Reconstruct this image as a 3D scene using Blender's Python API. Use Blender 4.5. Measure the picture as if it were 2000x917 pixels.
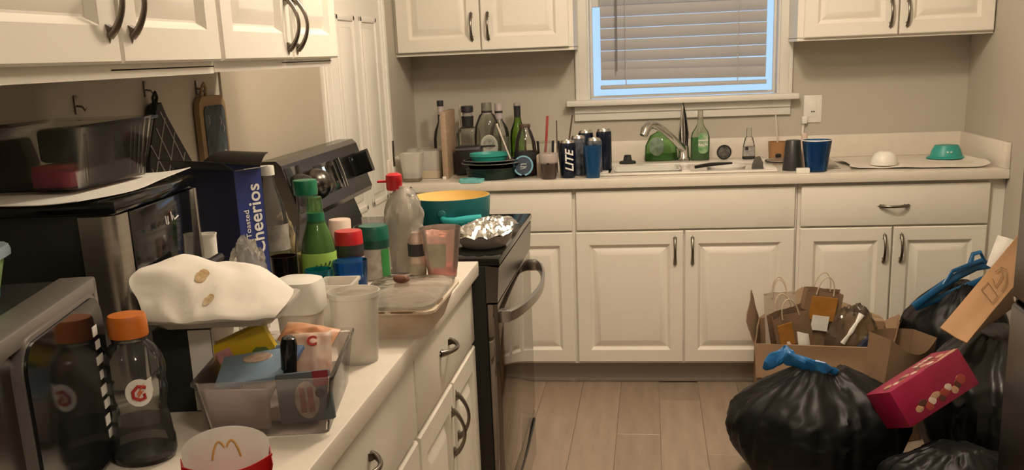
import bpy, bmesh, math, random
from mathutils import Vector, Matrix, noise
R = math.radians
PI = math.pi
SC = bpy.context.scene
for o in list(bpy.data.objects):
    bpy.data.objects.remove(o)
COL = SC.collection

# ------------------------------------------------------------------ camera
YAW, PITCH, ROLL = -0.1411, -0.2628, -0.0421
cam_data = bpy.data.cameras.new('camera')
cam = bpy.data.objects.new('camera', cam_data)
COL.objects.link(cam)
fwd = Vector((math.sin(YAW) * math.cos(PITCH), math.cos(YAW) * math.cos(PITCH), math.sin(PITCH)))
rgt = Vector((math.cos(YAW), -math.sin(YAW), 0))
upv = rgt.cross(fwd)
r2 = rgt * math.cos(ROLL) + upv * math.sin(ROLL)
u2 = -rgt * math.sin(ROLL) + upv * math.cos(ROLL)
M = Matrix((r2, u2, -fwd)).transposed().to_4x4()
M.translation = Vector((0, 0, 1.4323))
cam.matrix_world = M
cam_data.sensor_width = 36.0
cam_data.lens = 36.0 * 1996.23 / 2000.0
cam_data.shift_y = (644.0 - 458.5) / 2000.0
cam_data.clip_start = 0.02
SC.camera = cam

# ------------------------------------------------------------------ world: dusk sky outside the window
wd = bpy.data.worlds.new('dusk_sky')
SC.world = wd
wd.use_nodes = True
wn = wd.node_tree.nodes
wn['Background'].inputs[0].default_value = (0.50, 0.73, 1.0, 1)
wn['Background'].inputs[1].default_value = 0.95

# ------------------------------------------------------------------ ceiling lamp, added fill lights and exposure
def lamp(name, loc, radius, power, color):
    d = bpy.data.lights.new(name, 'POINT')
    d.shadow_soft_size = radius
    d.energy = power
    d.color = color
    o = bpy.data.objects.new(name, d)
    o.location = loc
    COL.objects.link(o)
    return o
WARM = (1.0, 0.835, 0.645)
lamp('lamp_and_fill_light', (0.2, 3.1, 2.30), 0.09, 46, WARM)
lamp('lamp_and_fill_light', (-0.12, 2.40, 2.30), 0.10, 24, WARM)  # added fill light, brightens the near counter and left cabinets
lamp('lamp_and_fill_light', (0.45, 0.05, 2.30), 0.10, 20, WARM)  # added fill light for surfaces turned to the camera

vs = SC.view_settings
vs.view_transform = 'Standard'
vs.look = 'None'
vs.gamma = 1.0
vs.use_curve_mapping = False
vs.exposure = 0.28

# ------------------------------------------------------------------ materials
MATS = {}
def mat(name, color, rough=0.5, metal=0.0, var=0.0, vscale=6.0, bump=0.0, bscale=40.0, spec=0.5, trans=0.0, emit=None, coat=0.0, stretch=None, color2=None, sheen=0.0):
    m = bpy.data.materials.new(name)
    m.use_nodes = True
    nt = m.node_tree
    b = nt.nodes['Principled BSDF']
    c = (*color, 1)
    b.inputs['Base Color'].default_value = c
    b.inputs['Roughness'].default_value = rough
    b.inputs['Metallic'].default_value = metal
    b.inputs['Specular IOR Level'].default_value = spec
    b.inputs['Transmission Weight'].default_value = trans
    b.inputs['Coat Weight'].default_value = coat
    b.inputs['Sheen Weight'].default_value = sheen
    if emit:
        b.inputs['Emission Color'].default_value = (*emit[0], 1)
        b.inputs['Emission Strength'].default_value = emit[1]
    if var or bump:
        tc = nt.nodes.new('ShaderNodeTexCoord')
        mp = nt.nodes.new('ShaderNodeMapping')
        if stretch:
            mp.inputs['Scale'].default_value = stretch
        nt.links.new(tc.outputs['Object'], mp.inputs['Vector'])
    if var:
        n = nt.nodes.new('ShaderNodeTexNoise')
        n.inputs['Scale'].default_value = vscale
        n.inputs['Detail'].default_value = 4
        nt.links.new(mp.outputs[0], n.inputs['Vector'])
        mx = nt.nodes.new('ShaderNodeMix')
        mx.data_type = 'RGBA'
        c2 = color2 or tuple(max(0, k * (1 - var)) for k in color)
        mx.inputs[6].default_value = c
        mx.inputs[7].default_value = (*c2, 1)
        rp = nt.nodes.new('ShaderNodeMapRange')
        rp.inputs[1].default_value = 0.35
        rp.inputs[2].default_value = 0.7
        nt.links.new(n.outputs['Fac'], rp.inputs[0])
        nt.links.new(rp.outputs[0], mx.inputs[0])
        nt.links.new(mx.outputs[2], b.inputs['Base Color'])
    if bump:
        n = nt.nodes.new('ShaderNodeTexNoise')
        n.inputs['Scale'].default_value = bscale
        n.inputs['Detail'].default_value = 5
        nt.links.new(mp.outputs[0], n.inputs['Vector'])
        bp = nt.nodes.new('ShaderNodeBump')
        bp.inputs['Strength'].default_value = bump
        bp.inputs['Distance'].default_value = 0.01
        nt.links.new(n.outputs['Fac'], bp.inputs['Height'])
        nt.links.new(bp.outputs[0], b.inputs['Normal'])
    MATS[name] = m
    return m

def clear(name, tint=(1, 1, 1), haze=0.08, hazecol=(0.9, 0.9, 0.9), rough=0.06, ior=1.33, bump=0.0, bscale=30, glow=0.5):
    """thin clear plastic or glass: tinted see-through, fresnel gloss and a little haze"""
    m = bpy.data.materials.new(name)
    m.use_nodes = True
    nt = m.node_tree
    nt.nodes.clear()
    out = nt.nodes.new('ShaderNodeOutputMaterial')
    tr = nt.nodes.new('ShaderNodeBsdfTransparent')
    tr.inputs[0].default_value = (*tint, 1)
    df = nt.nodes.new('ShaderNodeBsdfDiffuse')
    df.inputs[0].default_value = (*hazecol, 1)
    gl = nt.nodes.new('ShaderNodeBsdfGlossy')
    gl.inputs['Roughness'].default_value = rough
    fr = nt.nodes.new('ShaderNodeFresnel')
    fr.inputs[0].default_value = ior
    m1 = nt.nodes.new('ShaderNodeMixShader')
    m1.inputs[0].default_value = haze
    m2 = nt.nodes.new('ShaderNodeMixShader')
    nt.links.new(tr.outputs[0], m1.inputs[1])
    tl_ = nt.nodes.new('ShaderNodeBsdfTranslucent')
    tl_.inputs[0].default_value = (*hazecol, 1)
    m0 = nt.nodes.new('ShaderNodeMixShader')
    m0.inputs[0].default_value = glow
    nt.links.new(df.outputs[0], m0.inputs[1])
    nt.links.new(tl_.outputs[0], m0.inputs[2])
    nt.links.new(m0.outputs[0], m1.inputs[2])
    nt.links.new(fr.outputs[0], m2.inputs[0])
    nt.links.new(m1.outputs[0], m2.inputs[1])
    nt.links.new(gl.outputs[0], m2.inputs[2])
    nt.links.new(m2.outputs[0], out.inputs[0])
    if bump:
        tc = nt.nodes.new('ShaderNodeTexCoord')
        n = nt.nodes.new('ShaderNodeTexNoise')
        n.inputs['Scale'].default_value = bscale
        nt.links.new(tc.outputs['Object'], n.inputs['Vector'])
        bp = nt.nodes.new('ShaderNodeBump')
        bp.inputs['Strength'].default_value = bump
        bp.inputs['Distance'].default_value = 0.01
        nt.links.new(n.outputs['Fac'], bp.inputs['Height'])
        nt.links.new(bp.outputs[0], gl.inputs['Normal'])
        nt.links.new(bp.outputs[0], fr.inputs['Normal'])
    MATS[name] = m
    return m

mat('wall_paint', (0.50, 0.455, 0.385), 0.75, var=0.05, vscale=2, bump=0.03, bscale=120)
mat('cream_panel', (0.44, 0.39, 0.305), 0.6, var=0.05, vscale=2)
mat('ceiling_paint', (0.80, 0.78, 0.74), 0.9, var=0.03)
mat('cabinet_white', (0.80, 0.755, 0.67), 0.38, var=0.03, vscale=3)
mat('trim_white', (0.76, 0.73, 0.67), 0.4, var=0.03, vscale=3)
mat('counter', (0.76, 0.70, 0.61), 0.32, var=0.05, vscale=25)
mat('nickel', (0.23, 0.20, 0.17), 0.28, 1.0, var=0.1, vscale=30)
mat('chrome', (0.62, 0.60, 0.57), 0.12, 1.0, var=0.05)
mat('steel', (0.50, 0.47, 0.43), 0.30, 1.0, var=0.12, vscale=4, stretch=(1, 1, 30))
mat('silver_plastic', (0.24, 0.22, 0.20), 0.38, 0.6, var=0.05)
mat('black_gloss', (0.008, 0.008, 0.008), 0.08, var=0.2)
mat('black_satin', (0.012, 0.012, 0.011), 0.35, var=0.2)
mat('black_matte', (0.016, 0.016, 0.015), 0.7, var=0.2)
mat('dark_steel', (0.12, 0.108, 0.098), 0.25, 1.0, var=0.1, vscale=5)
mat('oven_glass', (0.23, 0.20, 0.18), 0.06, 1.0, var=0.05)
mat('rubber', (0.03, 0.03, 0.03), 0.8, var=0.2)
mat('white_plastic', (0.80, 0.77, 0.71), 0.35, var=0.03)
mat('white_paper', (0.83, 0.80, 0.74), 0.8, var=0.04, bump=0.15, bscale=60)
mat('blind_white', (0.47, 0.465, 0.47), 0.5, var=0.03)
mat('cardboard', (0.31, 0.195, 0.11), 0.8, var=0.12, vscale=4, bump=0.05)
mat('cardboard_dark', (0.21, 0.13, 0.075), 0.85, var=0.12, vscale=4)
mat('kraft', (0.24, 0.15, 0.085), 0.85, var=0.15, vscale=8, bump=0.2, bscale=25)
mat('plastic_bag', (0.006, 0.006, 0.0065), 0.42, var=0.3, bump=0.12, bscale=12, spec=0.22)
mat('bag_grey', (0.011, 0.011, 0.010), 0.34, var=0.3, bump=0.14, bscale=14, spec=0.3)
mat('tie_blue', (0.01, 0.13, 0.36), 0.35, var=0.2, bump=0.2)
mat('teal', (0.03, 0.33, 0.28), 0.4, var=0.06)
mat('teal_pan', (0.012, 0.135, 0.15), 0.35, var=0.08)
mat('teal_bright', (0.02, 0.36, 0.38), 0.4, var=0.06)
mat('yellow_enamel', (0.80, 0.58, 0.22), 0.4, var=0.06)
mat('foil', (0.72, 0.71, 0.69), 0.16, 1.0, bump=0.25, bscale=22)
mat('pan_grey', (0.40, 0.36, 0.33), 0.4, 0.3, var=0.06)
mat('red_cap', (0.52, 0.012, 0.02), 0.35, var=0.1)
mat('green_cap', (0.008, 0.16, 0.075), 0.35, var=0.1)
mat('orange_cap', (0.62, 0.17, 0.02), 0.4, var=0.1)
mat('navy', (0.008, 0.014, 0.075), 0.45, var=0.15)  # cereal carton blue, darkened to paint in shade on the wide faces
mat('navy_lit', (0.016, 0.035, 0.20), 0.45, var=0.15)  # same carton blue, painted lighter for the side facing the light
mat('print_white', (0.78, 0.76, 0.72), 0.6, var=0.03)
mat('print_black', (0.02, 0.02, 0.02), 0.6, var=0.1)
mat('print_red', (0.45, 0.02, 0.02), 0.5, var=0.1)
mat('print_gold', (0.72, 0.42, 0.10), 0.5, var=0.1)
mat('wood_tan', (0.40, 0.28, 0.19), 0.6, var=0.2, vscale=8, stretch=(1, 1, 8))

# ------------------------------------------------------------------ mesh builder
class G:
    def __init__(s):
        s.v = []; s.f = []
    def add(s, v, f):
        n = len(s.v)
        s.v += [tuple(p) for p in v]
        s.f += [tuple(i + n for i in q) for q in f]
        return s
    def box(s, a, b, bev=0.0, seg=2):
        bm = bmesh.new()
        bmesh.ops.create_cube(bm, size=1)
        for v in bm.verts:
            v.co = Vector([(a[i] + b[i]) / 2 + v.co[i] * (b[i] - a[i]) for i in range(3)])
        if bev:
            bmesh.ops.bevel(bm, geom=bm.edges[:], offset=bev, segments=seg, profile=0.5, affect='EDGES')
        bm.verts.index_update()
        s.add([v.co[:] for v in bm.verts], [[v.index for v in f.verts] for f in bm.faces])
        bm.free()
        return s
    def lathe(s, prof, n=24, cap=True, sx=1.0, sy=1.0, c=(0, 0, 0), power=2.0):
        """prof: (radius, z); power > 2 gives a rounded-square section"""
        v = []; f = []
        for (r, z) in prof:
            for i in range(n):
                a = 2 * PI * (i + 0.5) / n
                ca, sa = math.cos(a), math.sin(a)
                k = 1.0 if power == 2.0 else (abs(ca) ** power + abs(sa) ** power) ** (-1 / power)
                v.append((c[0] + r * k * ca * sx, c[1] + r * k * sa * sy, c[2] + z))
        m = len(prof)
        for j in range(m - 1):
            for i in range(n):
                i2 = (i + 1) % n
                f.append((j * n + i, j * n + i2, (j + 1) * n + i2, (j + 1) * n + i))
        if cap:
            f.append(tuple(range(n - 1, -1, -1)))
            f.append(tuple((m - 1) * n + i for i in range(n)))
        return s.add(v, f)
    def tube(s, pts, r, n=8, cap=True, flat=1.0):
        pts = [Vector(p) for p in pts]
        rr = r if isinstance(r, (list, tuple)) else [r] * len(pts)
        v = []; f = []
        prev = None
        for i, p in enumerate(pts):
            t = (pts[min(i + 1, len(pts) - 1)] - pts[max(i - 1, 0)]).normalized()
            ref = prev if prev is not None else (Vector((0, 0, 1)) if abs(t.z) < 0.9 else Vector((1, 0, 0)))
            a = (ref - t * ref.dot(t)).normalized()
            prev = a
            b = t.cross(a)
            for k in range(n):
                w = 2 * PI * k / n
                v.append(p + (a * math.cos(w) + b * math.sin(w) * flat) * rr[i])
        for i in range(len(pts) - 1):
            for k in range(n):
                k2 = (k + 1) % n
                f.append((i * n + k, i * n + k2, (i + 1) * n + k2, (i + 1) * n + k))
        if cap:
            f.append(tuple(range(n - 1, -1, -1)))
            f.append(tuple((len(pts) - 1) * n + k for k in range(n)))
        return s.add(v, f)
    def prism(s, poly, d0, d1, axis='y'):
        """poly: 2D points (a,b) in the plane normal to axis, extruded d0..d1"""
        def P(a, b, d):
            return {'y': (a, d, b), 'x': (d, a, b), 'z': (a, b, d)}[axis]
        n = len(poly)
        v = [P(a, b, d0) for a, b in poly] + [P(a, b, d1) for a, b in poly]
        f = [tuple(range(n)), tuple(range(2 * n - 1, n - 1, -1))]
        for i in range(n):
            j = (i + 1) % n
            f.append((i, j, n + j, n + i))
        return s.add(v, f)
    def grid(s, fn, nu, nv, thick=0.0):
        """fn(u,v) -> point, u,v in 0..1; thick gives the sheet a back"""
        v = []; f = []
        for j in range(nv + 1):
            for i in range(nu + 1):
                v.append(Vector(fn(i / nu, j / nv)))
        W = nu + 1
        for j in range(nv):
            for i in range(nu):
                f.append((j * W + i, j * W + i + 1, (j + 1) * W + i + 1, (j + 1) * W + i))
        if thick:
            N = len(v)
            nr = [Vector((0, 0, 0)) for _ in v]
            for q in f:
                n = (v[q[1]] - v[q[0]]).cross(v[q[3]] - v[q[0]])
                for i in q:
                    nr[i] += n
            v += [v[i] - nr[i].normalized() * thick for i in range(N)]
            f += [tuple(N + i for i in reversed(q)) for q in f]
            edge = [i for i in range(W)] + [j * W + nu for j in range(1, nv + 1)] + [nv * W + i for i in range(nu - 1, -1, -1)] + [j * W for j in range(nv - 1, 0, -1)]
            for k in range(len(edge)):
                a, b = edge[k], edge[(k + 1) % len(edge)]
                f.append((a, N + a, N + b, b))
        return s.add(v, f)
    def xf(s, m):
        s.v = [tuple(m @ Vector(p)) for p in s.v]
        return s
    def mesh(s, name, m, smooth=35, recalc=True):
        me = bpy.data.meshes.new(name)
        me.from_pydata(s.v, [], s.f)
        if recalc:
            bm = bmesh.new(); bm.from_mesh(me)
            bmesh.ops.recalc_face_normals(bm, faces=bm.faces)
            bm.to_mesh(me); bm.free()
        me.materials.append(MATS[m] if isinstance(m, str) else m)
        if smooth:
            me.shade_smooth()
            me.set_sharp_from_angle(angle=R(smooth))
        me.update()
        return me
    def build(s, name, m, parent=None, loc=None, rot=None, label=None, smooth=35, recalc=True, kind=None):
        o = bpy.data.objects.new(name, s.mesh(name, m, smooth, recalc))
        COL.objects.link(o)
        if parent: o.parent = parent
        if loc: o.location = loc
        if rot: o.rotation_euler = rot
        if label: o['label'] = label
        if kind: o['kind'] = kind
        return o

def thing(name, label, cat, loc=(0, 0, 0), rz=0.0, group=None, rot=None):
    o = bpy.data.objects.new(name, None)
    o.empty_display_size = 0.05
    COL.objects.link(o)
    o.location = loc
    o.rotation_euler = rot or (0, 0, R(rz))
    o['label'] = label; o['category'] = cat
    if group: o['group'] = group
    return o
def tag(o, label, cat, group=None):
    o['label'] = label; o['category'] = cat
    if group: o['group'] = group
    return o
def struct(g, name, m, **k):
    o = g.build(name, m, **k)
    o['kind'] = 'structure'
    return o
def share(name, me, parent, loc=(0, 0, 0), rot=(0, 0, 0)):
    o = bpy.data.objects.new(name, me)
    COL.objects.link(o)
    o.parent = parent; o.location = loc; o.rotation_euler = rot
    return o
def text(name, body, size, m, parent, loc, rot, wrap=None, ext=0.0004, align='CENTER', shear=0.0, sx=1.0, bold=0.0):
    cu = bpy.data.curves.new('lettering', 'FONT')
    cu.body = body; cu.size = size; cu.extrude = ext
    cu.align_x = align; cu.align_y = 'CENTER'; cu.shear = shear; cu.offset = bold
    cu.resolution_u = 4
    t = bpy.data.objects.new('lettering', cu)
    me = bpy.data.meshes.new_from_object(t)
    bpy.data.objects.remove(t)
    for v in me.vertices:
        v.co.x *= sx
        if wrap:
            a = v.co.x / wrap
            rr = wrap + v.co.z
            v.co = Vector((rr * math.sin(a), v.co.y, rr * math.cos(a) - wrap))
    me.materials.clear(); me.materials.append(MATS[m])
    o = bpy.data.objects.new(name, me)
    COL.objects.link(o)
    o.parent = parent; o.location = loc; o.rotation_euler = rot
    return o
def arc(c, r, a0, a1, n=12, plane='xz', d=0.0):
    out = []
    for i in range(n + 1):
        a = R(a0 + (a1 - a0) * i / n)
        p = (c[0] + r * math.cos(a), c[1] + r * math.sin(a))
        out.append({'xz': (p[0], d, p[1]), 'xy': (p[0], p[1], d), 'yz': (d, p[0], p[1])}[plane])
    return out
def nz(p, s=1.0, seed=0.0):
    return noise.noise(Vector(p) * s + Vector((seed, seed * 1.7, -seed)))
def rrect(w, h, r, n=5, cx=0.0, cy=0.0):
    pts = []
    for (x, y, a) in ((w / 2 - r, h / 2 - r, 0), (-w / 2 + r, h / 2 - r, 90), (-w / 2 + r, -h / 2 + r, 180), (w / 2 - r, -h / 2 + r, 270)):
        for i in range(n + 1):
            t = R(a + 90 * i / n)
            pts.append((cx + x + r * math.cos(t), cy + y + r * math.sin(t)))
    return pts

# ------------------------------------------------------------------ room dimensions
XW, XR, YB, YF, ZC = -1.132, 1.412, 4.95, -2.2, 2.44
CT = 0.914

# floor: planks as far as they can be told apart, sub-floor under them
fl = struct(G().box((XW - 0.1, YF, -0.05), (XR + 0.1, YB + 0.1, -0.004)), 'floor', mat('subfloor', (0.30, 0.235, 0.175), 0.5, var=0.2, vscale=3, stretch=(6, 1, 1)))
plank_mats = [mat('oak_plank_%d' % i, c, 0.36, var=0.22, vscale=5, stretch=(5, 0.6, 1), bump=0.06, bscale=30) for i, c in enumerate(((0.325, 0.25, 0.188), (0.345, 0.268, 0.202), (0.305, 0.237, 0.176), (0.335, 0.256, 0.19)))]
rng = random.Random(5)
pw, plen = 0.168, 1.22
pmesh = []
for m in plank_mats:
    g = G().box((0.0008, 0.001, -0.004), (pw - 0.0008, plen - 0.001, 0.0), 0.0012, 1)
    pmesh.append(g.mesh('plank', m, 30))
k0 = 0.03 - 7 * pw
col_i = 0
x = k0
while x < XR:
    off = [0.0, 0.45, 0.85, 0.25, 0.65][col_i % 5]
    y = -1.6 + off
    j = 0
    while y < YB:
        if x > XW - 0.02 and y + plen < YB + 0.3 and x + pw < XR + 0.05:
            o = share('plank', pmesh[rng.randrange(4)], fl, (x, y, 0))
        y += plen
    x += pw; col_i += 1

# walls
struct(G().box((XW - 0.1, YF, 0), (XW, YB + 0.1, ZC)), 'wall_left', 'wall_paint')
struct(G().box((XR, YF, 0), (XR + 0.1, YB + 0.1, ZC)), 'wall_right', 'wall_paint')
struct(G().box((XW - 0.1, YF - 0.1, 0), (XR + 0.1, YF, ZC)), 'wall_front', 'wall_paint')
struct(G().box((XW - 0.1, YF - 0.1, ZC), (XR + 0.1, YB + 0.15, ZC + 0.08)), 'ceiling', 'ceiling_paint')
WX0, WX1, WZ0, WZ1 = -0.297, 0.588, 1.205, 2.10
g = G()
g.box((XW - 0.1, YB, 0), (WX0, YB + 0.12, ZC))
g.box((WX1, YB, 0), (XR + 0.1, YB + 0.12, ZC))
g.box((WX0, YB, 0), (WX1, YB + 0.12, WZ0))
g.box((WX0, YB, WZ1), (WX1, YB + 0.12, ZC))
struct(g, 'wall_back', 'wall_paint')

# window: casing, stool, apron, jamb, sash with glass
win = bpy.data.objects.new('window_1', None); COL.objects.link(win); win['kind'] = 'structure'
def casing_prof(x0, x1):
    return x0, x1
for (a, b) in ((-0.350, WX0 + 0.004), (WX1 - 0.004, 0.641)):
    g = G().box((a, YB - 0.018, WZ0), (b, YB, WZ1 + 0.05), 0.003)
    e = a if a < 0 else b - 0.018
    g.box((e, YB - 0.027, WZ0), (e + 0.018, YB - 0.016, WZ1 + 0.05), 0.004)
    g.build('casing', 'trim_white', win)
G().box((-0.36, YB - 0.024, WZ1), (0.65, YB, WZ1 + 0.07), 0.003).build('head_casing', 'trim_white', win)
G().box((-0.392, YB - 0.075, 1.185), (0.668, YB + 0.03, 1.212), 0.006).build('window_stool', 'trim_white', win)
g = G().box((-0.358, YB - 0.020, 1.115), (0.636, YB, 1.186), 0.003)
g.box((-0.358, YB - 0.030, 1.150), (0.636, YB - 0.018, 1.186), 0.005)
g.build('apron', 'trim_white', win)
for (a, b) in ((WX0, WX0 + 0.012), (WX1 - 0.012, WX1)):
    G().box((a, YB, WZ0), (b, YB + 0.12, WZ1)).build('jamb', 'trim_white', win)
g = G()
for (a, b, c, d) in ((-0.285, -0.272, 1.212, 2.09), (0.563, 0.576, 1.212, 2.09), (-0.272, 0.563, 1.212, 1.224), (-0.272, 0.563, 2.03, 2.09), (-0.272, 0.563, 1.63, 1.67)):
    g.box((a, YB + 0.075, c), (b, YB + 0.105, d), 0.003)
g.build('sash', 'trim_white', win)
clear('window_glass', (0.95, 0.97, 1.0), 0.02, rough=0.02)
G().box((-0.275, YB + 0.087, 1.22), (0.565, YB + 0.091, 2.04)).build('pane', 'window_glass', win)

# blind
bl = thing('window_blind', 'closed white slatted blind hanging in the window above the sink', 'blind', (0.147, YB + 0.035, 1.252))
pitch, tilt = 0.0505, R(74)
sw = 0.050
g = G()
prof = [(-sw / 2, 0.0), (-sw / 4, 0.0022), (0, 0.003), (sw / 4, 0.0022), (sw / 2, 0.0), (sw / 4, -0.0002), (0, 0.0006), (-sw / 4, -0.0002)]
cs, sn = math.cos(tilt), math.sin(tilt)
# room-side edge is the upper one
pts = [(-p * cs - q * sn, p * sn - q * cs) for p, q in prof]
g.prism([(a, b) for a, b in pts], -0.380, 0.380, 'x')
slat_me = g.mesh('slat', 'blind_white', 40)
for i in range(17):
    share('slat', slat_me, bl, (0, 0, 0.052 + pitch * i + (0.012 if i == 0 else 0)), (0, R(0.9) if i == 0 else (R(0.4) if i == 1 else 0), 0))
G().box((-0.382, -0.028, 0.004), (0.382, 0.022, 0.022), 0.004).build('bottom_rail', 'blind_white', bl)
G().box((-0.41, -0.03, 0.82), (0.41, 0.03, 0.858), 0.003).build('head_rail', 'blind_white', bl)
for xx in (-0.262, 0.25):
    G().tube([(xx, -0.027, 0.02), (xx, -0.027, 0.83)], 0.0022, 6).build('ladder_cord', 'blind_white', bl)
G().tube([(-0.305, -0.036, 0.085), (-0.303, -0.036, 0.83)], 0.0042, 8).build('tilt_wand', mat('wand_grey', (0.20, 0.19, 0.19), 0.3, var=0.1), bl)

# cream panel beside and behind the range, door and casing on the left wall
struct(G().box((XW, 2.655, 0.90), (XW + 0.007, 3.50, 2.44), 0.001), 'trim_1', 'cream_panel')
dr = bpy.data.objects.new('door_1', None); COL.objects.link(dr); dr['kind'] = 'structure'; dr.location = (XW, 3.60, 0)
for (a, b) in ((-0.10, 0.0), (0.735, 0.80)):
    g = G().box((0, a, 0), (0.020, b, 2.10), 0.003)
    g.box((0.018, a + 0.012, 0), (0.028, a + 0.034, 2.10), 0.004)
    g.box((0.018, b - 0.022, 0), (0.025, b - 0.008, 2.10), 0.003)
    g.build('casing', 'trim_white', dr)
G().box((0, -0.10, 2.10), (0.024, 0.80, 2.19), 0.003).build('head_casing', 'trim_white', dr)
g = G().box((0, 0.0, 0.01), (0.012, 0.735, 2.10), 0.002)
g.build('door_slab', 'trim_white', dr)
for (a, b, c, d) in ((0.10, 0.34, 0.25, 0.72), (0.42, 0.66, 0.25, 0.72), (0.10, 0.34, 0.86, 1.60), (0.42, 0.66, 0.86, 1.60), (0.10, 0.34, 1.70, 1.98), (0.42, 0.66, 1.70, 1.98)):
    g = G()
    for (p, q, r_, s_) in ((a, a + 0.022, c, d), (b - 0.022, b, c, d), (a, b, c, c + 0.022), (a, b, d - 0.022, d)):
        g.box((0.010, p, r_), (0.019, q, s_), 0.004)
    g.box((0.010, a + 0.045, c + 0.045), (0.017, b - 0.045, d - 0.045), 0.005)
    g.build('door_panel', 'trim_white', dr)
G().box((0.018, 0.748, 0.985), (0.0305, 0.772, 1.095), 0.002).build('latch_plate', 'nickel', dr)

# ------------------------------------------------------------------ cabinet parts
def door_geo(w, h, t=0.021, fr=0.055, flat=False):
    """raised-panel front: local x 0..w, z 0..h, back at y=0, face at y=-t"""
    if flat:
        return G().box((0, -t, 0), (w, 0, h), 0.004)
    rings = [(0, 0), (0, -t + 0.004), (0.004, -t), (fr, -t), (fr + 0.005, -t + 0.005), (fr + 0.012, -t + 0.014), (fr + 0.016, -t + 0.014), (fr + 0.042, -t + 0.001), (fr + 0.046, -t + 0.0005)]
    v = []; f = []
    for ins, y in rings:
        v += [(ins, y, ins), (w - ins, y, ins), (w - ins, y, h - ins), (ins, y, h - ins)]
    for j in range(len(rings) - 1):
        for i in range(4):
            k = (i + 1) % 4
            f.append((j * 4 + i, j * 4 + k, (j + 1) * 4 + k, (j + 1) * 4 + i))
    f.append((3, 2, 1, 0))
    n = (len(rings) - 1) * 4
    f.append((n, n + 1, n + 2, n + 3))
    return G().add(v, f)
def handle_geo(L=0.112):
    pts = []; rad = []
    for i in range(17):
        t = i / 16
        pts.append((0, -0.003 - 0.027 * math.sin(PI * t) ** 0.75, (t - 0.5) * L))
        rad.append(0.0042 + 0.0022 * abs(2 * t - 1) ** 2)
    g = G().tube(pts, rad, 8, flat=1.25)
    for s in (-1, 1):
        z = s * L / 2
        g.add([(-0.0075, 0, z - s * 0.018), (0.0075, 0, z - s * 0.018), (0.0, 0, z + s * 0.012), (-0.006, -0.009, z - s * 0.012), (0.006, -0.009, z - s * 0.012), (0, -0.002, z + s * 0.01)],
              [(0, 1, 2), (3, 5, 4), (0, 3, 4, 1), (1, 4, 5, 2), (2, 5, 3, 0)])
    return g
HANDLE = handle_geo().mesh('handle', 'nickel', 60)
def add_front(t, name, x0, x1, z0, z1, flat=False, hx=None, hz=None, horiz=False, m='cabinet_white'):
    d = door_geo(x1 - x0, z1 - z0, flat=flat).build(name, m, t, (x0, 0, z0), smooth=25)
    if hx is not None:
        h = share('handle', HANDLE, d, (hx - x0, -0.020, hz - z0), (0, R(90) if horiz else 0, 0))
    return d
def base_cab(label, loc, rz, w, depth, fronts, foot=None):
    t = thing('base_cabinet', label, 'cabinet', loc, rz)
    g = G().box((0, 0, 0.10), (w, 0.018, 0.874))
    g.box((0, 0.018, 0.10), (0.016, depth, 0.874)); g.box((w - 0.016, 0.018, 0.10), (w, depth, 0.874))
    g.box((0.016, 0.018, 0.10), (w - 0.016, depth, 0.116)); g.box((0.016, depth - 0.01, 0.116), (w - 0.016, depth, 0.874))
    g.build('body', 'cabinet_white', t)
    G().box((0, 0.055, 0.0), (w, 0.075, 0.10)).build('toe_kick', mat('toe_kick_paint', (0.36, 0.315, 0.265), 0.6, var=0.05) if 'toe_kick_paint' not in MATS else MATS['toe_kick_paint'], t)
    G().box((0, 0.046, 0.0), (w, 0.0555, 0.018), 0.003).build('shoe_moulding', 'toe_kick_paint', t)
    for fr in fronts:
        add_front(t, *fr[:5], **fr[5])
    return t
def wall_cab(label, loc, rz, w, depth, h, fronts):
    t = thing('wall_cabinet', label, 'cabinet', loc, rz)
    g = G().box((0, 0, 0.012), (w, depth, h))
    g.box((0, 0, 0), (w, 0.02, 0.014))
    g.box((0, 0.02, 0), (0.016, depth, 0.014)); g.box((w - 0.016, 0.02, 0), (w, depth, 0.014))
    g.build('body', 'cabinet_white', t)
    for fr in fronts:
        add_front(t, *fr[:5], **fr[5])
    return t
ZD0, ZD1, ZW0, ZW1 = 0.111, 0.688, 0.696, 0.862
FY = 4.34
D = dict(flat=True)
base_cab('white base cabinet in the corner, half hidden behind the range', (XW + 0.002, FY, 0), 0, 0.803, 0.605, [
    ('drawer_front', 0.35, 0.796, ZW0, ZW1, D), ('door', 0.35, 0.796, ZD0, ZD1, {})])
base_cab('wide white sink cabinet with two doors under the window', (-0.327, FY, 0), 0, 0.924, 0.605, [
    ('false_front', 0.010, 0.914, ZW0, ZW1, D),
    ('door', 0.006, 0.460, ZD0, ZD1, dict(hx=0.425, hz=0.603)), ('door', 0.466, 0.917, ZD0, ZD1, dict(hx=0.498, hz=0.603))])
base_cab('white base cabinet with one wide drawer at the right end of the sink wall', (0.599, FY, 0), 0, 0.812, 0.605, [
    ('drawer_front', 0.012, 0.750, ZW0, ZW1, dict(flat=True, hx=0.381, hz=0.775, horiz=True)),
    ('door', 0.012, 0.379, ZD0, ZD1, dict(hx=0.350, hz=0.60)), ('door', 0.386, 0.750, ZD0, ZD1, dict(hx=0.417, hz=0.60))])
base_cab('white base cabinet between the range and the near counter end, drawer over two doors', (-0.49, 1.90, 0), 90, 0.693, 0.635, [
    ('drawer_front', 0.006, 0.688, ZW0 + 0.004, ZW1, dict(flat=True, hx=0.30, hz=0.795, horiz=True)),
    ('door', 0.006, 0.362, ZD0, ZD1, dict(hx=0.335, hz=0.575)), ('door', 0.368, 0.688, ZD0, ZD1, dict(hx=0.395, hz=0.595))])
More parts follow.
